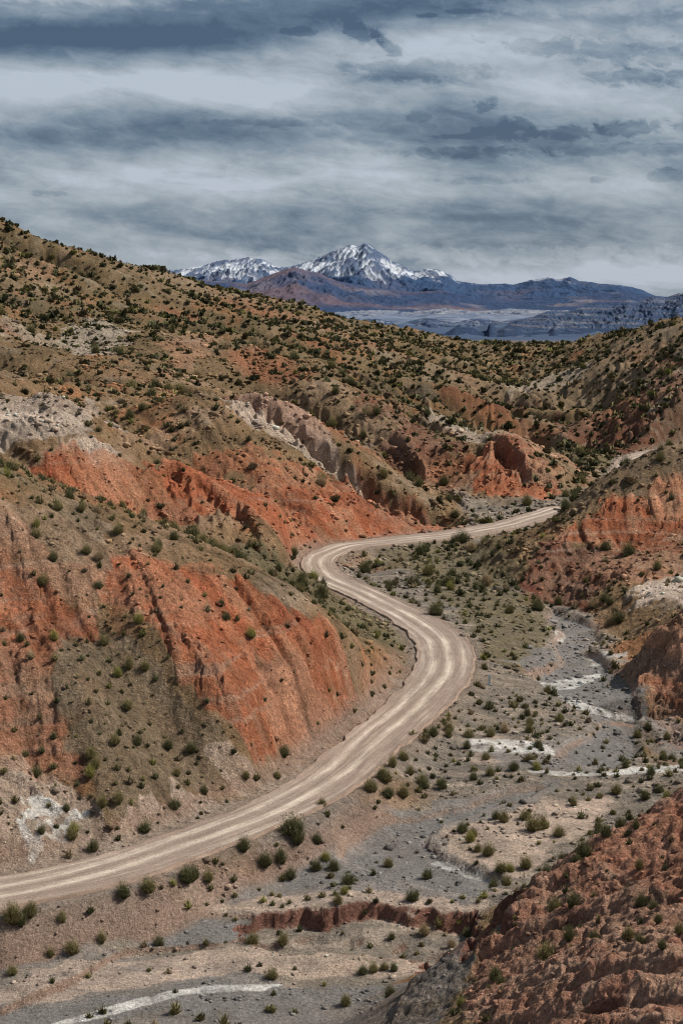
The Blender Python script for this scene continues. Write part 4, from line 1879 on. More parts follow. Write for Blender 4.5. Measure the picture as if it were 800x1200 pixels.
# ------------------------------------------------------------------ shrubs
def shrub_template(seed, nb, nl, hsz=1.0, seg=2, core=True):
    """one puna shrub, 1 m high: many thin upright twigs fanning from the root, tufted with small leaves"""
    r = np.random.default_rng(seed)
    V, F, T = [], [], []
    def tri(a, b, c, ta, tb, tc_):
        k = len(V); V.extend([a, b, c]); T.extend([ta, tb, tc_]); F.append((k, k + 1, k + 2))
    lobes = [(r.uniform(0, 6.28), r.uniform(.0, .28), r.uniform(.75, 1.05)) for _ in range(4)]
    if core:
        # crumpled inner mass of twigs that keeps the middle closed
        m, lv = 9, 4
        ring = []
        for j in range(lv):
            f = j / (lv - 1)
            for i in range(m):
                a = 6.283 * i / m + j * .35
                rad = (.28 + .10 * math.sin(3.1 * f)) * math.cos(f * 1.35) * r.uniform(.72, 1.12)
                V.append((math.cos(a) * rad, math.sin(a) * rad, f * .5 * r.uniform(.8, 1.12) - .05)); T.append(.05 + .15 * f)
        for j in range(lv - 1):
            for i in range(m):
                a, b = j * m + i, j * m + (i + 1) % m
                F.append((a, b, b + m)); F.append((a, b + m, a + m))
    w = .028 * math.sqrt(260 / max(nb, 1)) * hsz
    for i in range(nb):
        la, lr, lh = lobes[i % 4]
        a = r.uniform(0, 6.283); tilt = r.uniform(0, 1) ** .6 * 1.3
        L = r.uniform(.52, .92) * lh * (1 - .22 * tilt)
        bx, by = math.cos(la) * lr + r.normal(0, .05), math.sin(la) * lr + r.normal(0, .05)
        d = np.array((math.cos(a) * math.sin(tilt), math.sin(a) * math.sin(tilt), math.cos(tilt)))
        p0 = np.array((bx, by, 0.)); p1 = p0 + d * L * .6; p2 = p0 + d * L + np.array((0, 0, .06 * L))
        s_ = np.cross(d, r.normal(0, 1, 3)); s_ /= np.linalg.norm(s_) + 1e-6
        ww = w * r.uniform(.7, 1.5)
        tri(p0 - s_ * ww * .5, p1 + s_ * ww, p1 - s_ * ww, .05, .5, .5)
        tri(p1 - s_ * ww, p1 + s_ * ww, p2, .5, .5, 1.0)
    for i in range(nl):
        la, lr, lh = lobes[i % 4]
        a = r.uniform(0, 6.283); tilt = r.uniform(0, 1) ** .6 * 1.25; L = r.uniform(.5, 1.0) * lh * (1 - .2 * tilt)
        c = np.array((math.cos(la) * lr + math.cos(a) * math.sin(tilt) * L, math.sin(la) * lr + math.sin(a) * math.sin(tilt) * L, math.cos(tilt) * L + .03))
        e1 = r.normal(0, 1, 3); e1 /= np.linalg.norm(e1); e2 = np.cross(e1, r.normal(0, 1, 3)); e2 /= np.linalg.norm(e2) + 1e-6
        q = .035 * r.uniform(.6, 1.5) * hsz
        tri(c - e1 * q, c + e1 * q, c + e2 * q * 1.8 + np.array((0, 0, q)), .4 + .4 * L, .4 + .4 * L, .6 + .4 * L)
    return np.array(V, np.float32), np.array(F, np.int32), np.array(T, np.float32)

KCOL = [(.088, .088, .044), (.150, .132, .062), (.200, .190, .065), (.42, .38, .12), (.260, .200, .125)]
def shrub_material():
    m, nt, b = new_mat('shrub leaves')
    at = N(nt, 'ShaderNodeAttribute', attribute_name='Col')
    tc = N(nt, 'ShaderNodeTexCoord'); n = N(nt, 'ShaderNodeTexNoise', Scale=5.0, Detail=2.0)
    nt.links.new(tc.outputs['Object'], n.inputs['Vector'])
    f = mathn(nt, 'MULTIPLY_ADD', n.outputs['Fac'], 1.1, .45)
    nt.links.new(scale_col(nt, at.outputs['Color'], f), b.inputs['Base Color'])
    b.inputs['Roughness'].default_value = .8
    return m
M_shrub = shrub_material()
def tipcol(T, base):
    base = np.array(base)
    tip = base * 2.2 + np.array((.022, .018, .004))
    return base * .40 + (tip - base * .40) * (T[:, None] ** 1.2)  # shaded bottoms and sunlit tips are painted into the shrub colour

# candidates: (x, y, size, kind)
def density(x, y):
    """chance that a place carries a shrub"""
    q = sample(floor, x, y)
    dense = .16 + .95 * sstep(-.22, .28, sample(n_big, x, y) * .7 + sample(n_med, x, y) * .8 + .35 * gnoise(x / 4.5, y / 4.5, 98))
    dn = np.where(q > .5, 1.15, 1.0) * dense
    dn = np.clip(dn * (1 + 1.0 * sample(masks_acc['scrub'], x, y)) + .45 * sample(masks_acc['scrub'], x, y) + .5 * sample(masks_acc['olive'], x, y), 0, 1.6)
    dn *= 1 - .93 * np.clip(sample(redm, x, y), 0, 1) * np.where(y < 118, .55, 1)
    dn *= .55 + .75 * sstep(-.25, .25, gnoise(sample(H, x, y) / 5. + sample(n_big, x, y) * 1.5, x / 400., 97))
    dn *= 1 - .93 * np.clip(sample(masks_acc['pale'], x, y), 0, 1)
    dn *= 1 - np.clip(sample(np.maximum.reduce([masks_acc['white'], masks_acc['silt'] * .95, masks_acc['gravel'] * .93, chan * .93]), x, y), 0, 1)
    d, _, w_ = road_query(x, y)
    dn *= (d - w_) > 1.0
    dn *= 1 - .75 * sstep(.75, 1.1, sample(SL, x, y))
    return dn
EXCL = ((-3, 122, 0),)
cand = []
NTRY = 700000
y0, y1 = 84., 1050.
yy = np.sqrt(rng.uniform(y0 * y0, y1 * y1, NTRY)); uu = rng.uniform(-.27, .27, NTRY); xx = uu * yy
dn = density(xx, yy)
keepc = rng.uniform(0, 1, NTRY) < dn * np.where(yy < 118, .35, np.where(yy < 190, np.where(sample(floor, xx, yy) > .5, 1.4, 1.5), np.where(yy < 260, 1.3, 1.0))) * .6
xx, yy = xx[keepc], yy[keepc]
# thin out to a minimum spacing with a hash grid
taken = {}
kept = []
for x, y in zip(xx, yy):
    g = .62 if y < 240 else (.8 if y < 330 else 1.1)
    k = (int(x // g), int(y // g))
    if any((k[0] + a, k[1] + b) in taken for a in (-1, 0, 1) for b in (-1, 0, 1)): continue
    taken[k] = 1; kept.append((x, y))
for x, y in kept:
    s = float(np.clip(rng.lognormal(math.log(.88 + .42 * min(max((y - 220) / 300, 0), 1)), .55), .3, 3.4))
    if y < 230: s = min(s * .78, 1.5)
    r_ = rng.uniform()
    kd = 0 if r_ < .50 else (1 if r_ < .80 else (2 if r_ < .88 else 4))
    cand.append((x, y, s, kd))
hand0 = len(cand)
SH_ = np.array(SHRUBS)
dS, zS, wS = road_query(SH_[:, 0], SH_[:, 1])
for k in range(14):
    d0, _, w0 = road_query(SH_[:, 0], SH_[:, 1])
    dx_, _, _ = road_query(SH_[:, 0] + .2, SH_[:, 1]); dy_, _, _ = road_query(SH_[:, 0], SH_[:, 1] + .2)
    gxx, gyy = (dx_ - d0) / .2, (dy_ - d0) / .2; nn = np.hypot(gxx, gyy) + 1e-6
    need = d0 < w0 + 1.0
    side = np.where((dS < wS + .9) & (gyy > 0) & (SH_[:, 1] < 170), -1, 1)      # beside the long straight they stand on the lower verge
    SH_[:, 0] += need * side * gxx / nn * .5; SH_[:, 1] += need * side * gyy / nn * .5
SHRUBS = [tuple(float(v) for v in s) for s in SH_]
cand += SHRUBS
A = np.array(cand)
za = sample(H, A[:, 0], A[:, 1])
dist = np.sqrt(A[:, 0] ** 2 + A[:, 1] ** 2 + za ** 2)
appar = A[:, 2] / dist * HALF
vis = seen(A[:, 0], A[:, 1], za + A[:, 2] * .8)
infr = (np.abs(A[:, 0] / A[:, 1]) < .224)
py_ = 350 - (za + A[:, 2] * .3) / A[:, 1] * HALF
infr &= (py_ < 1215)
score = appar * (vis & infr) + (np.arange(len(A)) >= hand0) * .01
# nothing random may grow inside a surveyed shrub
for s in SHRUBS:
    dd = np.hypot(A[:hand0, 0] - s[0], A[:hand0, 1] - s[1]); score[:hand0][dd < max(s[2] * .5, .5)] = -1
dead = score < 0
order = np.argsort(-score)
top = [i for i in order[:298] if score[i] > 0]
topset = set(top)
NEAR = [shrub_template(100 + i, 700, 900, .6) for i in range(7)]
MIDT = [shrub_template(200 + i, 70, 60, .8) for i in range(6)]
FART = [shrub_template(300 + i, 10, 0, 1.5) for i in range(6)]
mesh_cache = {}
def shrub_mesh(v, kd):
    if (v, kd) not in mesh_cache:
        Vt, Ft, Tt = NEAR[v]
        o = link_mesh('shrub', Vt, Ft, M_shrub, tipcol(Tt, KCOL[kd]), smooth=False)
        mesh_cache[(v, kd)] = o.data
        bpy.data.objects.remove(o)
    return mesh_cache[(v, kd)]
KN = ['dark green', 'olive green', 'bright yellow-green', 'pale yellow', 'dry brown']
LX = np.array([(l[1] / l[2], math.log(l[2])) for l in LAND])
groups = {}
for i in top:
    x, y, s, kd = A[i]
    j = int(np.argmin((LX[:, 0] - x / y) ** 2 + (LX[:, 1] - math.log(y)) ** 2))
    groups.setdefault((j, int(kd)), []).append(i)
ORD = ['', 'second', 'third', 'fourth', 'fifth', 'sixth', 'seventh', 'eighth', 'ninth']
def shape_word(s, v): return ('tall ' if s > 1.9 else 'small ' if s < 1.0 else '') 
for (j, kd), mem in sorted(groups.items()):
    mem.sort(key=lambda i: A[i, 0] / A[i, 1])
    for r_, i in enumerate(mem):
        x, y, s, _ = A[i]
        v = int(rng.integers(7))
        o = bpy.data.objects.new('shrub', shrub_mesh(v, kd)); COL.objects.link(o)
        o.location = (x, y, za[i] - .06 * s)
        o.rotation_euler = (rng.normal(0, .06), rng.normal(0, .06), rng.uniform(0, 6.28))
        wd = s * rng.uniform(.52, .72); o.scale = (wd, wd * rng.uniform(.85, 1.15), s)
        place = LAND[j][0]; noun = KN[kd] + ' shrub'
        if len(mem) == 1:
            lb = 'only ' + noun + ' ' + place
        elif r_ == 0: lb = 'leftmost ' + noun + ' ' + place
        elif r_ == len(mem) - 1: lb = 'rightmost ' + noun + ' ' + place
        elif r_ < len(ORD): lb = ORD[r_] + ' ' + noun + ' from the left ' + place
        else: lb = None
        if lb is None:
            lb = 'one of the ' + KN[kd] + ' shrubs crowded right of centre ' + place
        w_ = lb.split()
        tag(o, ' '.join(w_[:16]), 'shrub', 'shrubs growing over the valley')

def merged(name, ids, templ, mat):
    Vs, Fs, Cs = [], [], []; off = 0
    ids = np.array(ids); which = rng.integers(len(templ), size=len(ids))
    for v, (Vt, Ft, Tt) in enumerate(templ):
        for kd in range(5):
            sel = ids[(which == v) & (A[ids, 3] == kd)]
            if not len(sel): continue
            n = len(sel); s = A[sel, 2]; a = rng.uniform(0, 6.28, n)
            wd = s * rng.uniform(.62, .95, n) * np.interp(A[sel, 1], [200, 400], [1, 1.4])
            ca, sa = np.cos(a) * wd, np.sin(a) * wd
            P = np.empty((n, len(Vt), 3))
            P[:, :, 0] = Vt[None, :, 0] * ca[:, None] - Vt[None, :, 1] * sa[:, None] + A[sel, 0][:, None]
            P[:, :, 1] = Vt[None, :, 0] * sa[:, None] + Vt[None, :, 1] * ca[:, None] + A[sel, 1][:, None]
            P[:, :, 2] = Vt[None, :, 2] * s[:, None] + za[sel][:, None] - .05
            Vs.append(P.reshape(-1, 3))
            Fs.append((Ft[None] + (off + np.arange(n) * len(Vt))[:, None, None]).reshape(-1, 3)); off += n * len(Vt)
            cc = tipcol(Tt, KCOL[kd])[None] * (rng.uniform(.6, 1.3, n) * np.interp(A[sel, 1], [150, 350], [1, .72]))[:, None, None]
            Cs.append(cc.reshape(-1, 3))
    return np.concatenate(Vs), np.concatenate(Fs), np.concatenate(Cs)
rest = [i for i in range(len(A)) if i not in topset and not dead[i]]
mids = [i for i in rest if A[i, 1] < 330]; fars = [i for i in rest if A[i, 1] >= 330]
a1 = merged('', mids, MIDT, M_shrub); a2 = merged('', fars, FART, M_shrub)
Vv = np.concatenate([a1[0], a2[0]]); Fv = np.concatenate([a1[1], a2[1] + len(a1[0])]); Cv = np.concatenate([a1[2], a2[2]])
o = link_mesh('shrub_cover', Vv, Fv, M_shrub, np.clip(Cv, .008, .5), smooth=False)
tag(o, 'small dark green and olive shrubs dotting all the hillsides and flats', 'shrubs', kind='stuff')
print('shrubs', len(A), 'near', len(top), 'mid', len(mids), 'far', len(fars), 'smallest single', appar[top[-1]])

# ------------------------------------------------------------------ stones
def stone_template(seed):
    r = np.random.default_rng(seed)
    bm = bmesh.new(); bmesh.ops.create_icosphere(bm, subdivisions=1, radius=.5)
    for v in bm.verts:
        v.co *= r.uniform(.7, 1.2); v.co.z *= .62
    bm.verts.index_update()
    Vt = np.array([v.co[:] for v in bm.verts]); Ft = np.array([[v.index for v in f.verts] for f in bm.faces]); bm.free()
    return Vt, Ft
ST = [stone_template(i) for i in range(5)]
NS = 120000
ys = np.sqrt(rng.uniform(80 ** 2, 470 ** 2, NS)); xs = ys * rng.uniform(-.25, .25, NS)
pk = .10 + .9 * sstep(.05, .4, fbm(xs / 6., ys / 6., 3, 91)) 
pk *= 1 - .6 * sample(masks_acc['red'], xs, ys)
pk = np.maximum(pk, .45 * sample(masks_acc['silt'], xs, ys)); pk = np.maximum(pk, .5 * sample(rim, xs, ys)); pk = np.maximum(pk, .5 * sample(masks_acc['brick'], xs, ys))
d_, _, w_ = road_query(xs, ys); pk *= (d_ - w_) > .3
k_ = rng.uniform(0, 1, NS) < pk
xs, ys = xs[k_], ys[k_]; zs = sample(H, xs, ys); n = len(xs)
ss = np.clip(rng.lognormal(math.log(.22), .55, n), .08, 1.1) * np.clip(ys / 150, .7, 2.2)
ci = np.stack([sample(C[..., i], xs, ys) for i in range(3)], 1)
Vs, Fs, Cs, off = [], [], [], 0
wh = rng.integers(5, size=n)
for v, (Vt, Ft) in enumerate(ST):
    sel = np.nonzero(wh == v)[0]; m = len(sel); a = rng.uniform(0, 6.28, m); s = ss[sel]
    P = np.empty((m, len(Vt), 3)); ca, sa = np.cos(a) * s, np.sin(a) * s
    P[:, :, 0] = Vt[None, :, 0] * ca[:, None] * 1.25 - Vt[None, :, 1] * sa[:, None] + xs[sel][:, None]
    P[:, :, 1] = Vt[None, :, 0] * sa[:, None] * 1.25 + Vt[None, :, 1] * ca[:, None] + ys[sel][:, None]
    P[:, :, 2] = Vt[None, :, 2] * s[:, None] + zs[sel][:, None] + .08 * s[:, None]
    Vs.append(P.reshape(-1, 3)); Fs.append((Ft[None] + (off + np.arange(m) * len(Vt))[:, None, None]).reshape(-1, 3)); off += m * len(Vt)
    tint = np.where(rng.uniform(size=(m, 1, 1)) < .5, 1.55, .72) * rng.uniform(.8, 1.2, (m, 1, 1))
    Cs.append(np.broadcast_to(ci[sel][:, None, :] * tint, (m, len(Vt), 3)).reshape(-1, 3))
o = link_mesh('loose_stones', np.concatenate(Vs), np.concatenate(Fs), M_gravel, np.clip(np.concatenate(Cs), .02, .7), smooth=False)
tag(o, 'loose pale and dark stones scattered over the ground', 'stones', kind='stuff')

# ------------------------------------------------------------------ roadside marker post
def box_bm(bm, cx, cy, z0, z1, sx, sy, top=1.0, mi=0):
    vs = [bm.verts.new((cx + a * sx / 2 * f, cy + b * sy / 2 * f, z)) for z, f in ((z0, 1), (z1, top)) for a, b in ((-1, -1), (1, -1), (1, 1), (-1, 1))]
    for f in ((0, 1, 5, 4), (1, 2, 6, 5), (2, 3, 7, 6), (3, 0, 4, 7), (4, 5, 6, 7), (3, 2, 1, 0)):
        bm.faces.new([vs[i] for i in f]).material_index = mi
def simple_mat(name, col, rough=.8):
    m, nt, b = new_mat(name); n = N(nt, 'ShaderNodeTexNoise', Scale=9.0, Detail=4.0)
    r = N(nt, 'ShaderNodeMixRGB'); r.inputs[1].default_value = (*[c * .7 for c in col], 1); r.inputs[2].default_value = (*col, 1)
    nt.links.new(n.outputs['Fac'], r.inputs[0]); nt.links.new(r.outputs[0], b.inputs['Base Color']); b.inputs['Roughness'].default_value = rough
    return m
pz = float(sample(H, np.array([POST[0]]), np.array([POST[1]]))[0])
root = bpy.data.objects.new('marker_post', None); COL.objects.link(root); root.location = (POST[0], POST[1], pz)
tag(root, 'short whitewashed concrete marker post standing in shrubs right of the road bend', 'marker post')
for nm, mt, parts in (('shaft', simple_mat('pale painted concrete', (.62, .72, .74)), [(0, 0, -.1, 1.25, .30, .22, .92)]),
                      ('cap', simple_mat('white painted concrete', (.75, .78, .78)), [(0, 0, 1.252, 1.42, .29, .21, .45)]),
                      ('footing', simple_mat('grey footing', (.32, .30, .28)), [(0, 0, -.25, .09, .62, .55, .8)])):
    bm = bmesh.new()
    for p in parts: box_bm(bm, *p)
    bmesh.ops.bevel(bm, geom=bm.edges[:], offset=.015, segments=1, affect='EDGES')
    me = bpy.data.meshes.new(nm); bm.to_mesh(me); bm.free(); me.materials.append(mt)
    o = bpy.data.objects.new(nm, me); COL.objects.link(o); o.parent = root

# ------------------------------------------------------------------ the far plain and the ranges
PX = lambda px: (np.asarray(px, float) - 400) / HALF
def plainz(y): return np.interp(y, [900, 1300, 4000, 7000, 10000, 15000, 22000, 45000], [-95, -88, -118, -172, -185, -166, -150, -140])
M_plain = plain_material('hazy plain', .0016, 5, .55)  # distance haze on plain and ranges is bluish paint in the vertex colours
M_range = plain_material('hazy range', .0030, 130, .55)
M_butte = plain_material('hazy buttes', .012, 40, .6)
def far_grid(u0, u1, nu, y0, y1, ny):
    u = np.linspace(u0, u1, nu); w = np.linspace(math.log(y0), math.log(y1), ny)
    U_, W_ = np.meshgrid(u, w); Y_ = np.exp(W_)
    i = np.arange(nu * ny).reshape(ny, nu)
    return U_, Y_, np.stack([i[:-1, :-1], i[:-1, 1:], i[1:, 1:], i[1:, :-1]], -1).reshape(-1, 4)
def lerpc(C_, col, m): return C_ + (np.array(col) - C_) * np.clip(m, 0, 1)[..., None]
U_, Y_, q = far_grid(-1.2, 1.2, 900, 1250, 60000, 700); X_ = U_ * Y_
Z_ = plainz(Y_) + (fbm(X_ / 900, Y_ / 900, 4, 101) * 14 + ridged(X_ / 420, Y_ / 1100, 5, 104) * 42 * sstep(5000, 7000, Y_)) * sstep(2500, 6000, Y_) * (1 - .5 * sstep(17000, 22000, Y_)) + fbm(X_ / 60, Y_ / 60, 3, 102) * 1.5
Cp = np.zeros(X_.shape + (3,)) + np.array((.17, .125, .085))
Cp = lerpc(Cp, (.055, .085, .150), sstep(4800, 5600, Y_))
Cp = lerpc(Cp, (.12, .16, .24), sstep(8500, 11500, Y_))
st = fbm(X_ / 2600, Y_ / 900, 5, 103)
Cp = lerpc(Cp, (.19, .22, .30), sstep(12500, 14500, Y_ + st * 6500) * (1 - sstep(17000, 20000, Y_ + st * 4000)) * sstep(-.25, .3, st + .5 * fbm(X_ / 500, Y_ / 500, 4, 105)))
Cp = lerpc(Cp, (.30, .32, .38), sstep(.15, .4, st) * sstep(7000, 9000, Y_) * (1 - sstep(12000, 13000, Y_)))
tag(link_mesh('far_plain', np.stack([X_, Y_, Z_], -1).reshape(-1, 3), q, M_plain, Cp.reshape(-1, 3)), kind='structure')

def mountain(name, sky, D0, Wf, Wb, amp, seed, colour, mat, nu=1100, ny=300, u0=-.42, u1=.42, power=1.3, sx=420., sy=1500., rough=.02):
    U_, Y_, q = far_grid(u0, u1, nu, D0 - Wf, D0 + Wb, ny); X_ = U_ * Y_
    S_ = np.array(sky, float)
    hs = np.interp(U_.ravel(), PX(S_[:, 0]), (350 - S_[:, 1]) / HALF).reshape(U_.shape) * D0
    b = plainz(Y_) - 25
    t = (D0 - Y_) / Wf
    tb = (Y_ - D0) / Wb
    wv = fbm(X_ / (sx * 4), Y_ / (sy * 2), 3, seed + 3)
    pr = np.where(t >= 0, np.clip(1 - t, 0, 1) ** power, np.clip(1 - tb, 0, 1) ** .9)
    spur = ridged(X_ / sx + wv * 1.3, Y_ / sy, 5, seed) - .35
    fn = ridged(X_ / (sx * .20) + wv * 2, Y_ / (sy * .55), 5, seed + 9) - .35
    top = hs - b
    Z_ = b + top * pr + spur * top * amp * pr * (1.08 - pr) * 2.6 + fn * top * amp * .42 * np.clip(pr, 0, 1) * np.clip((1.06 - pr) * 4, 0, 1) + fbm(X_ / 130., Y_ / 130., 3, seed + 5) * rough * top
    Cc = colour(X_, Y_, Z_, spur, fn, pr)
    o = link_mesh(name, np.stack([X_, Y_, Z_], -1).reshape(-1, 3), q, mat, np.clip(Cc, .005, .9).reshape(-1, 3))
    tag(o, kind='structure')
    return o
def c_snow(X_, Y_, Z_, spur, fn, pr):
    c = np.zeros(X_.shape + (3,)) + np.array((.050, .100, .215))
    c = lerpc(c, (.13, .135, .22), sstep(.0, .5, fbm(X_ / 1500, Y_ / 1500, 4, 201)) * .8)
    e = Z_ / Y_ * HALF            # height over the eye line, in pixels of the photograph
    right = sstep(.06, .10, X_ / Y_)
    line = 20 - 9 * sstep(.0, .03, np.abs(X_ / Y_ - .02)) * 0 + right * -1
    sn = sstep(-3, 8, e - line + fbm(X_ / 700, Y_ / 700, 4, 203) * 16 + spur * -11)
    rock = sstep(-.12, .25, fn * .9 + .5 * spur + .45 * gnoise(X_ / 330, Y_ / 1400, 206))
    return lerpc(c, (.74, .80, .92), sn * (1 - .9 * rock) * (1 - .55 * right))
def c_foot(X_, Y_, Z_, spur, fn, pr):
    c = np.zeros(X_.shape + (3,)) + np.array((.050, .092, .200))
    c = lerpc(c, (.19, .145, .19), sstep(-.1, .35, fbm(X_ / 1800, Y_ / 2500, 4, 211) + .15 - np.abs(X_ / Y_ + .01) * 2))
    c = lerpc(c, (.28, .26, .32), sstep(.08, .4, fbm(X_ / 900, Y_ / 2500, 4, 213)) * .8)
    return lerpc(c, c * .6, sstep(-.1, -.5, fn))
def c_butte(X_, Y_, Z_, spur, fn, pr):
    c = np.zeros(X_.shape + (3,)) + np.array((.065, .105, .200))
    c = lerpc(c, (.20, .21, .27), sstep(.05, .4, gnoise(Z_ / 14., X_ / 900, 221) * .6 + fn * .5))
    return lerpc(c, (.40, .42, .48), sstep(.2, .5, fbm(X_ / 160, Z_ / 18, 3, 223)) * .8 * (1 - sstep(-60, 20, Z_)))
def c_mesa(X_, Y_, Z_, spur, fn, pr):
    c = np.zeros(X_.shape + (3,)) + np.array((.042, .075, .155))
    return lerpc(c, (.22, .25, .33), sstep(.15, .5, fbm(X_ / 120, Z_ / 9, 3, 231)) * .55)
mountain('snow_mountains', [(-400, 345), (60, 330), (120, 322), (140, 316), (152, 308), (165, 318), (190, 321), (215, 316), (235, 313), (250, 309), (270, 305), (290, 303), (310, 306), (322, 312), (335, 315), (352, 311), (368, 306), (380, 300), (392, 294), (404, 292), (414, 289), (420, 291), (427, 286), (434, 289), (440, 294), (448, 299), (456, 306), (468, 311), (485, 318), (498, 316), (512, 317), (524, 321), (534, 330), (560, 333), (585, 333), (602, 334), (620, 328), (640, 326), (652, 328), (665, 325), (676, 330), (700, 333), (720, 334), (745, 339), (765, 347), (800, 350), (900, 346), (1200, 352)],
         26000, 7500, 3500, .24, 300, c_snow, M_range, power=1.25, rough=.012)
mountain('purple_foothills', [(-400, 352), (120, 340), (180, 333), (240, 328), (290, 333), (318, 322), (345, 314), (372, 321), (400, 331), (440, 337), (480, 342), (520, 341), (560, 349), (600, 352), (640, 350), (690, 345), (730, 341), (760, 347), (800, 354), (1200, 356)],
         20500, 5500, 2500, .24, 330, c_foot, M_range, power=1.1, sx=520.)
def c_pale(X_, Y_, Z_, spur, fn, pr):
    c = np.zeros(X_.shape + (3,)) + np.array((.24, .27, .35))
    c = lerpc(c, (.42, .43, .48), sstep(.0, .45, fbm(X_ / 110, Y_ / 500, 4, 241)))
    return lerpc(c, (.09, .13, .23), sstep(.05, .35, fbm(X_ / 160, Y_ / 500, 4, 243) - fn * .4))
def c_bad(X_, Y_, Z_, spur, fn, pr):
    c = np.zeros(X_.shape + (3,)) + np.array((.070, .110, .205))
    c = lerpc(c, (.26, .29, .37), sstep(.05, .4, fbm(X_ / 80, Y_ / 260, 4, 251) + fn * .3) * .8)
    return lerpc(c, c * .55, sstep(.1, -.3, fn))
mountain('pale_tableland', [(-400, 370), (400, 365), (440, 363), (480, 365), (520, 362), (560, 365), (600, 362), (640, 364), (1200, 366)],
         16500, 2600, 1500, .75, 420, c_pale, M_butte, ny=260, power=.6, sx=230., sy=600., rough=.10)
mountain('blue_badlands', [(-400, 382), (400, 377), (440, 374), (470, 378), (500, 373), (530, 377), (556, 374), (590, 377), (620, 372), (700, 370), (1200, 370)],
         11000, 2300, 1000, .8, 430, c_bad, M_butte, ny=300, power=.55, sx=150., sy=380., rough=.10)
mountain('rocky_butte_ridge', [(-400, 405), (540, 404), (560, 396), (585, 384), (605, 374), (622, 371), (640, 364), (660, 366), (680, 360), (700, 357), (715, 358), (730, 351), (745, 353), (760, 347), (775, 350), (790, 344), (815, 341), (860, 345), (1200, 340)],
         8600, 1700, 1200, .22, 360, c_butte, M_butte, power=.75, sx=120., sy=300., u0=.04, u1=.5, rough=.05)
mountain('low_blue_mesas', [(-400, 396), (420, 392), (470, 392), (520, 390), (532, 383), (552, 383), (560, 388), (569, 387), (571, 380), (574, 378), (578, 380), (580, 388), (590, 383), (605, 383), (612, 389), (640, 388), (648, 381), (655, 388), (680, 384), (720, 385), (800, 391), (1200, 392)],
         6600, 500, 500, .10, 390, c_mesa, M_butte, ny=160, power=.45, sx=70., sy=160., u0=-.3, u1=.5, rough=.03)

# ------------------------------------------------------------------ light and sky
SUN_EL, SUN_AZ = math.radians(45), math.radians(76)          # azimuth clockwise from the view direction
from mathutils import Vector
sd = Vector((math.sin(SUN_AZ) * math.cos(SUN_EL), math.cos(SUN_AZ) * math.cos(SUN_EL), math.sin(SUN_EL)))
L = bpy.data.lights.new('sun', 'SUN'); L.energy = 5.0; L.angle = math.radians(1.2); L.color = (1.0, .93, .82)
lo_ = bpy.data.objects.new('sun', L); COL.objects.link(lo_); lo_.rotation_euler = sd.to_track_quat('Z', 'Y').to_euler()

world = bpy.data.worlds.new('World'); scene.world = world; world.use_nodes = True
nt = world.node_tree
for n in list(nt.nodes): nt.nodes.remove(n)
out = nt.nodes.new('ShaderNodeOutputWorld')
sky = nt.nodes.new('ShaderNodeTexSky'); sky.sky_type = 'NISHITA'; sky.sun_disc = False
sky.sun_elevation = SUN_EL; sky.sun_rotation = SUN_AZ; sky.dust_density = 2.0
bg1 = nt.nodes.new('ShaderNodeBackground'); bg1.inputs[1].default_value = .09; nt.links.new(sky.outputs[0], bg1.inputs[0])
tc = nt.nodes.new('ShaderNodeTexCoord')
sp = nt.nodes.new('ShaderNodeSeparateXYZ'); nt.links.new(tc.outputs['Generated'], sp.inputs[0])
az = mathn(nt, 'ARCTAN2', sp.outputs[0], sp.outputs[1]); el = mathn(nt, 'ARCSINE', sp.outputs[2])
def skyvec(sx, sy, ox=0., oy=0., shear=0.):
    cb = nt.nodes.new('ShaderNodeCombineXYZ')
    a_ = mathn(nt, 'MULTIPLY_ADD', az, sx, ox)
    e_ = mathn(nt, 'MULTIPLY_ADD', el, sy, oy)
    if shear: e_ = mathn(nt, 'ADD', e_, mathn(nt, 'MULTIPLY', az, shear))
    nt.links.new(a_, cb.inputs[0]); nt.links.new(e_, cb.inputs[1])
    return cb.outputs[0]
def snoise(vec, det=6., rough=.6, dist=0.):
    n = N(nt, 'ShaderNodeTexNoise', Scale=1.0, Detail=det, Roughness=rough, Distortion=dist)
    nt.links.new(vec, n.inputs['Vector']); return n.outputs['Fac']
warp = snoise(skyvec(14, 22, 3.1, 1.7), 4)
big_ = snoise(skyvec(5.0, 24, 1.3, 5.2, 1.5), 4, .5, .3)
med_ = snoise(skyvec(9, 38, 7.7, 2.2, 5.), 6, .55, .5)
wisp = snoise(skyvec(45, 110, 2.7, 9.2, 8.), 8, .68, .4)
puff = snoise(skyvec(75, 120, 5.7, 3.2, 12.), 6, .62, .5)
s1 = mathn(nt, 'ADD', mathn(nt, 'MULTIPLY', big_, .62), mathn(nt, 'MULTIPLY', med_, .58))
s1 = mathn(nt, 'ADD', s1, mathn(nt, 'MULTIPLY', wisp, .34))
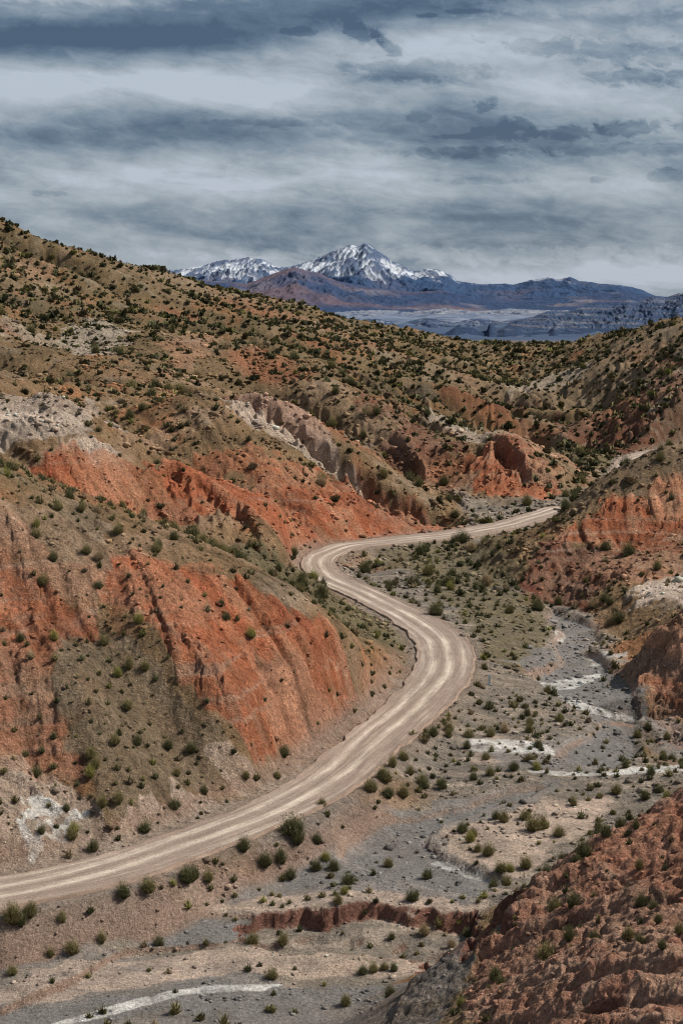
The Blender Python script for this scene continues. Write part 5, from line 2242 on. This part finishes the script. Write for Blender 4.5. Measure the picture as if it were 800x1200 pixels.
def blob(px, py, rx, ry, amt, warpa=.9, tilt=0.):
    """a soft bank of cloud at a bearing and height; numbers are in photo pixels"""
    a0 = math.atan((px - 400) / HALF); e0 = (350 - py) / HALF
    dx = mathn(nt, 'MULTIPLY', mathn(nt, 'SUBTRACT', az, a0), HALF / rx)
    de = mathn(nt, 'SUBTRACT', el, e0)
    if tilt: de = mathn(nt, 'ADD', de, mathn(nt, 'MULTIPLY', mathn(nt, 'SUBTRACT', az, a0), tilt))
    dy = mathn(nt, 'MULTIPLY', de, HALF / ry)
    r2 = mathn(nt, 'ADD', mathn(nt, 'MULTIPLY', dx, dx), mathn(nt, 'MULTIPLY', dy, dy))
    r2 = mathn(nt, 'ADD', r2, mathn(nt, 'MULTIPLY', mathn(nt, 'SUBTRACT', med_ if ry > 12 else puff, .5), -4.5 * warpa if ry > 13 else -7.0))
    if ry <= 13:
        mr = N(nt, 'ShaderNodeMapRange'); mr.interpolation_type = 'SMOOTHSTEP'
        mr.inputs[1].default_value = 1.7; mr.inputs[2].default_value = .2; nt.links.new(r2, mr.inputs[0]); e = mr.outputs[0]
    else:
        e = mathn(nt, 'EXPONENT', mathn(nt, 'MULTIPLY', mathn(nt, 'MAXIMUM', r2, 0.), -1.0))
    return mathn(nt, 'MULTIPLY', e, amt)
BL = [(330, 42, 420, 24, -.26, -.10), (40, 66, 220, 18, -.16, 0), (60, 14, 160, 12, .10, 0), (700, 25, 160, 12, .08, 0), (160, 112, 260, 24, .20, 0), (560, 62, 170, 18, .16, 0),
      (700, 76, 115, 12, -.13, .10), (480, 95, 80, 12, -.10, 0), (745, 106, 72, 9, -.13, 0), (600, 122, 90, 18, .12, 0), (780, 60, 60, 12, .08, 0),
      (130, 168, 240, 22, -.16, 0), (320, 152, 70, 4, -.06, 0), (530, 185, 80, 6, -.10, 0), (592, 160, 34, 12, -.14, 0), (662, 163, 36, 8, -.12, 0), (735, 160, 40, 9, -.15, 0), (730, 184, 90, 7, -.09, 0),
      (350, 205, 200, 34, .18, 0), (90, 225, 150, 22, .12, 0), (560, 217, 50, 4, -.07, 0), (780, 212, 28, 7, -.11, 0), (200, 282, 300, 20, -.07, 0), (620, 255, 280, 20, -.10, 0), (440, 262, 70, 24, .18, 0), (560, 300, 300, 10, .08, 0), (700, 220, 120, 16, .10, 0),
      (740, 322, 190, 14, .20, 0), (350, 52, 17, 5, -.12, 0), (418, 50, 24, 12, -.17, .4), (452, 66, 16, 8, -.16, .7), (497, 35, 11, 3, -.14, 0), (540, 31, 20, 3, -.12, 0), (563, 132, 13, 8, -.14, 0), (530, 167, 24, 3, -.10, 0), (797, 160, 8, 14, -.14, 0), (695, 217, 11, 4, -.10, 0), (65, 232, 20, 4, -.08, 0), (485, 145, 14, 6, -.08, 0)]
for b_ in BL:
    if b_[4] == 0: continue
    s1 = mathn(nt, 'ADD', s1, blob(b_[0], b_[1], b_[2], b_[3], b_[4], .5 if b_[3] > 12 else .5, b_[5]))
cr = nt.nodes.new('ShaderNodeValToRGB')
els = cr.color_ramp.elements
els[0].position = .50; els[0].color = (.045, .080, .140, 1)
els[1].position = 1.0; els[1].color = (.44, .49, .57, 1)
# the ramp works over s1 - 0.3
for p, c_ in ((.62, (.100, .150, .215, 1)), (.72, (.190, .245, .310, 1)), (.84, (.31, .36, .41, 1))):
    e_ = els.new(p); e_.color = c_
nt.links.new(mathn(nt, 'SUBTRACT', s1, .0), cr.inputs[0])
bg2 = nt.nodes.new('ShaderNodeBackground'); bg2.inputs[1].default_value = 1.15; mo = N(nt, 'ShaderNodeMapRange'); mo.inputs[1].default_value = .22; mo.inputs[2].default_value = .7; mo.inputs[3].default_value = 1.0; mo.inputs[4].default_value = .62
nt.links.new(el, mo.inputs[0]); nt.links.new(scale_col(nt, cr.outputs[0], mo.outputs[0]), bg2.inputs[0])     # unseen sky above the view is dimmed to cut fill light and deepen shadows
mx = nt.nodes.new('ShaderNodeMixShader')
mx.inputs[0].default_value = .86
nt.links.new(bg1.outputs[0], mx.inputs[1]); nt.links.new(bg2.outputs[0], mx.inputs[2]); nt.links.new(mx.outputs[0], out.inputs[0])

cam = bpy.data.cameras.new('camera'); co = bpy.data.objects.new('camera', cam); COL.objects.link(co)
cam.sensor_fit = 'VERTICAL'; cam.sensor_height = 36; cam.sensor_width = 24; cam.lens = HALF / 1200 * 36
cam.clip_start = .5; cam.clip_end = 120000
co.rotation_euler = (math.pi / 2 - math.atan(250 / HALF), 0, 0)
scene.camera = co
scene.cycles.filter_width = 1.1
scene.view_settings.view_transform = 'Standard'; scene.view_settings.look = 'None'; scene.view_settings.exposure = 0
scene.cycles.max_bounces = 4; scene.cycles.diffuse_bounces = 2
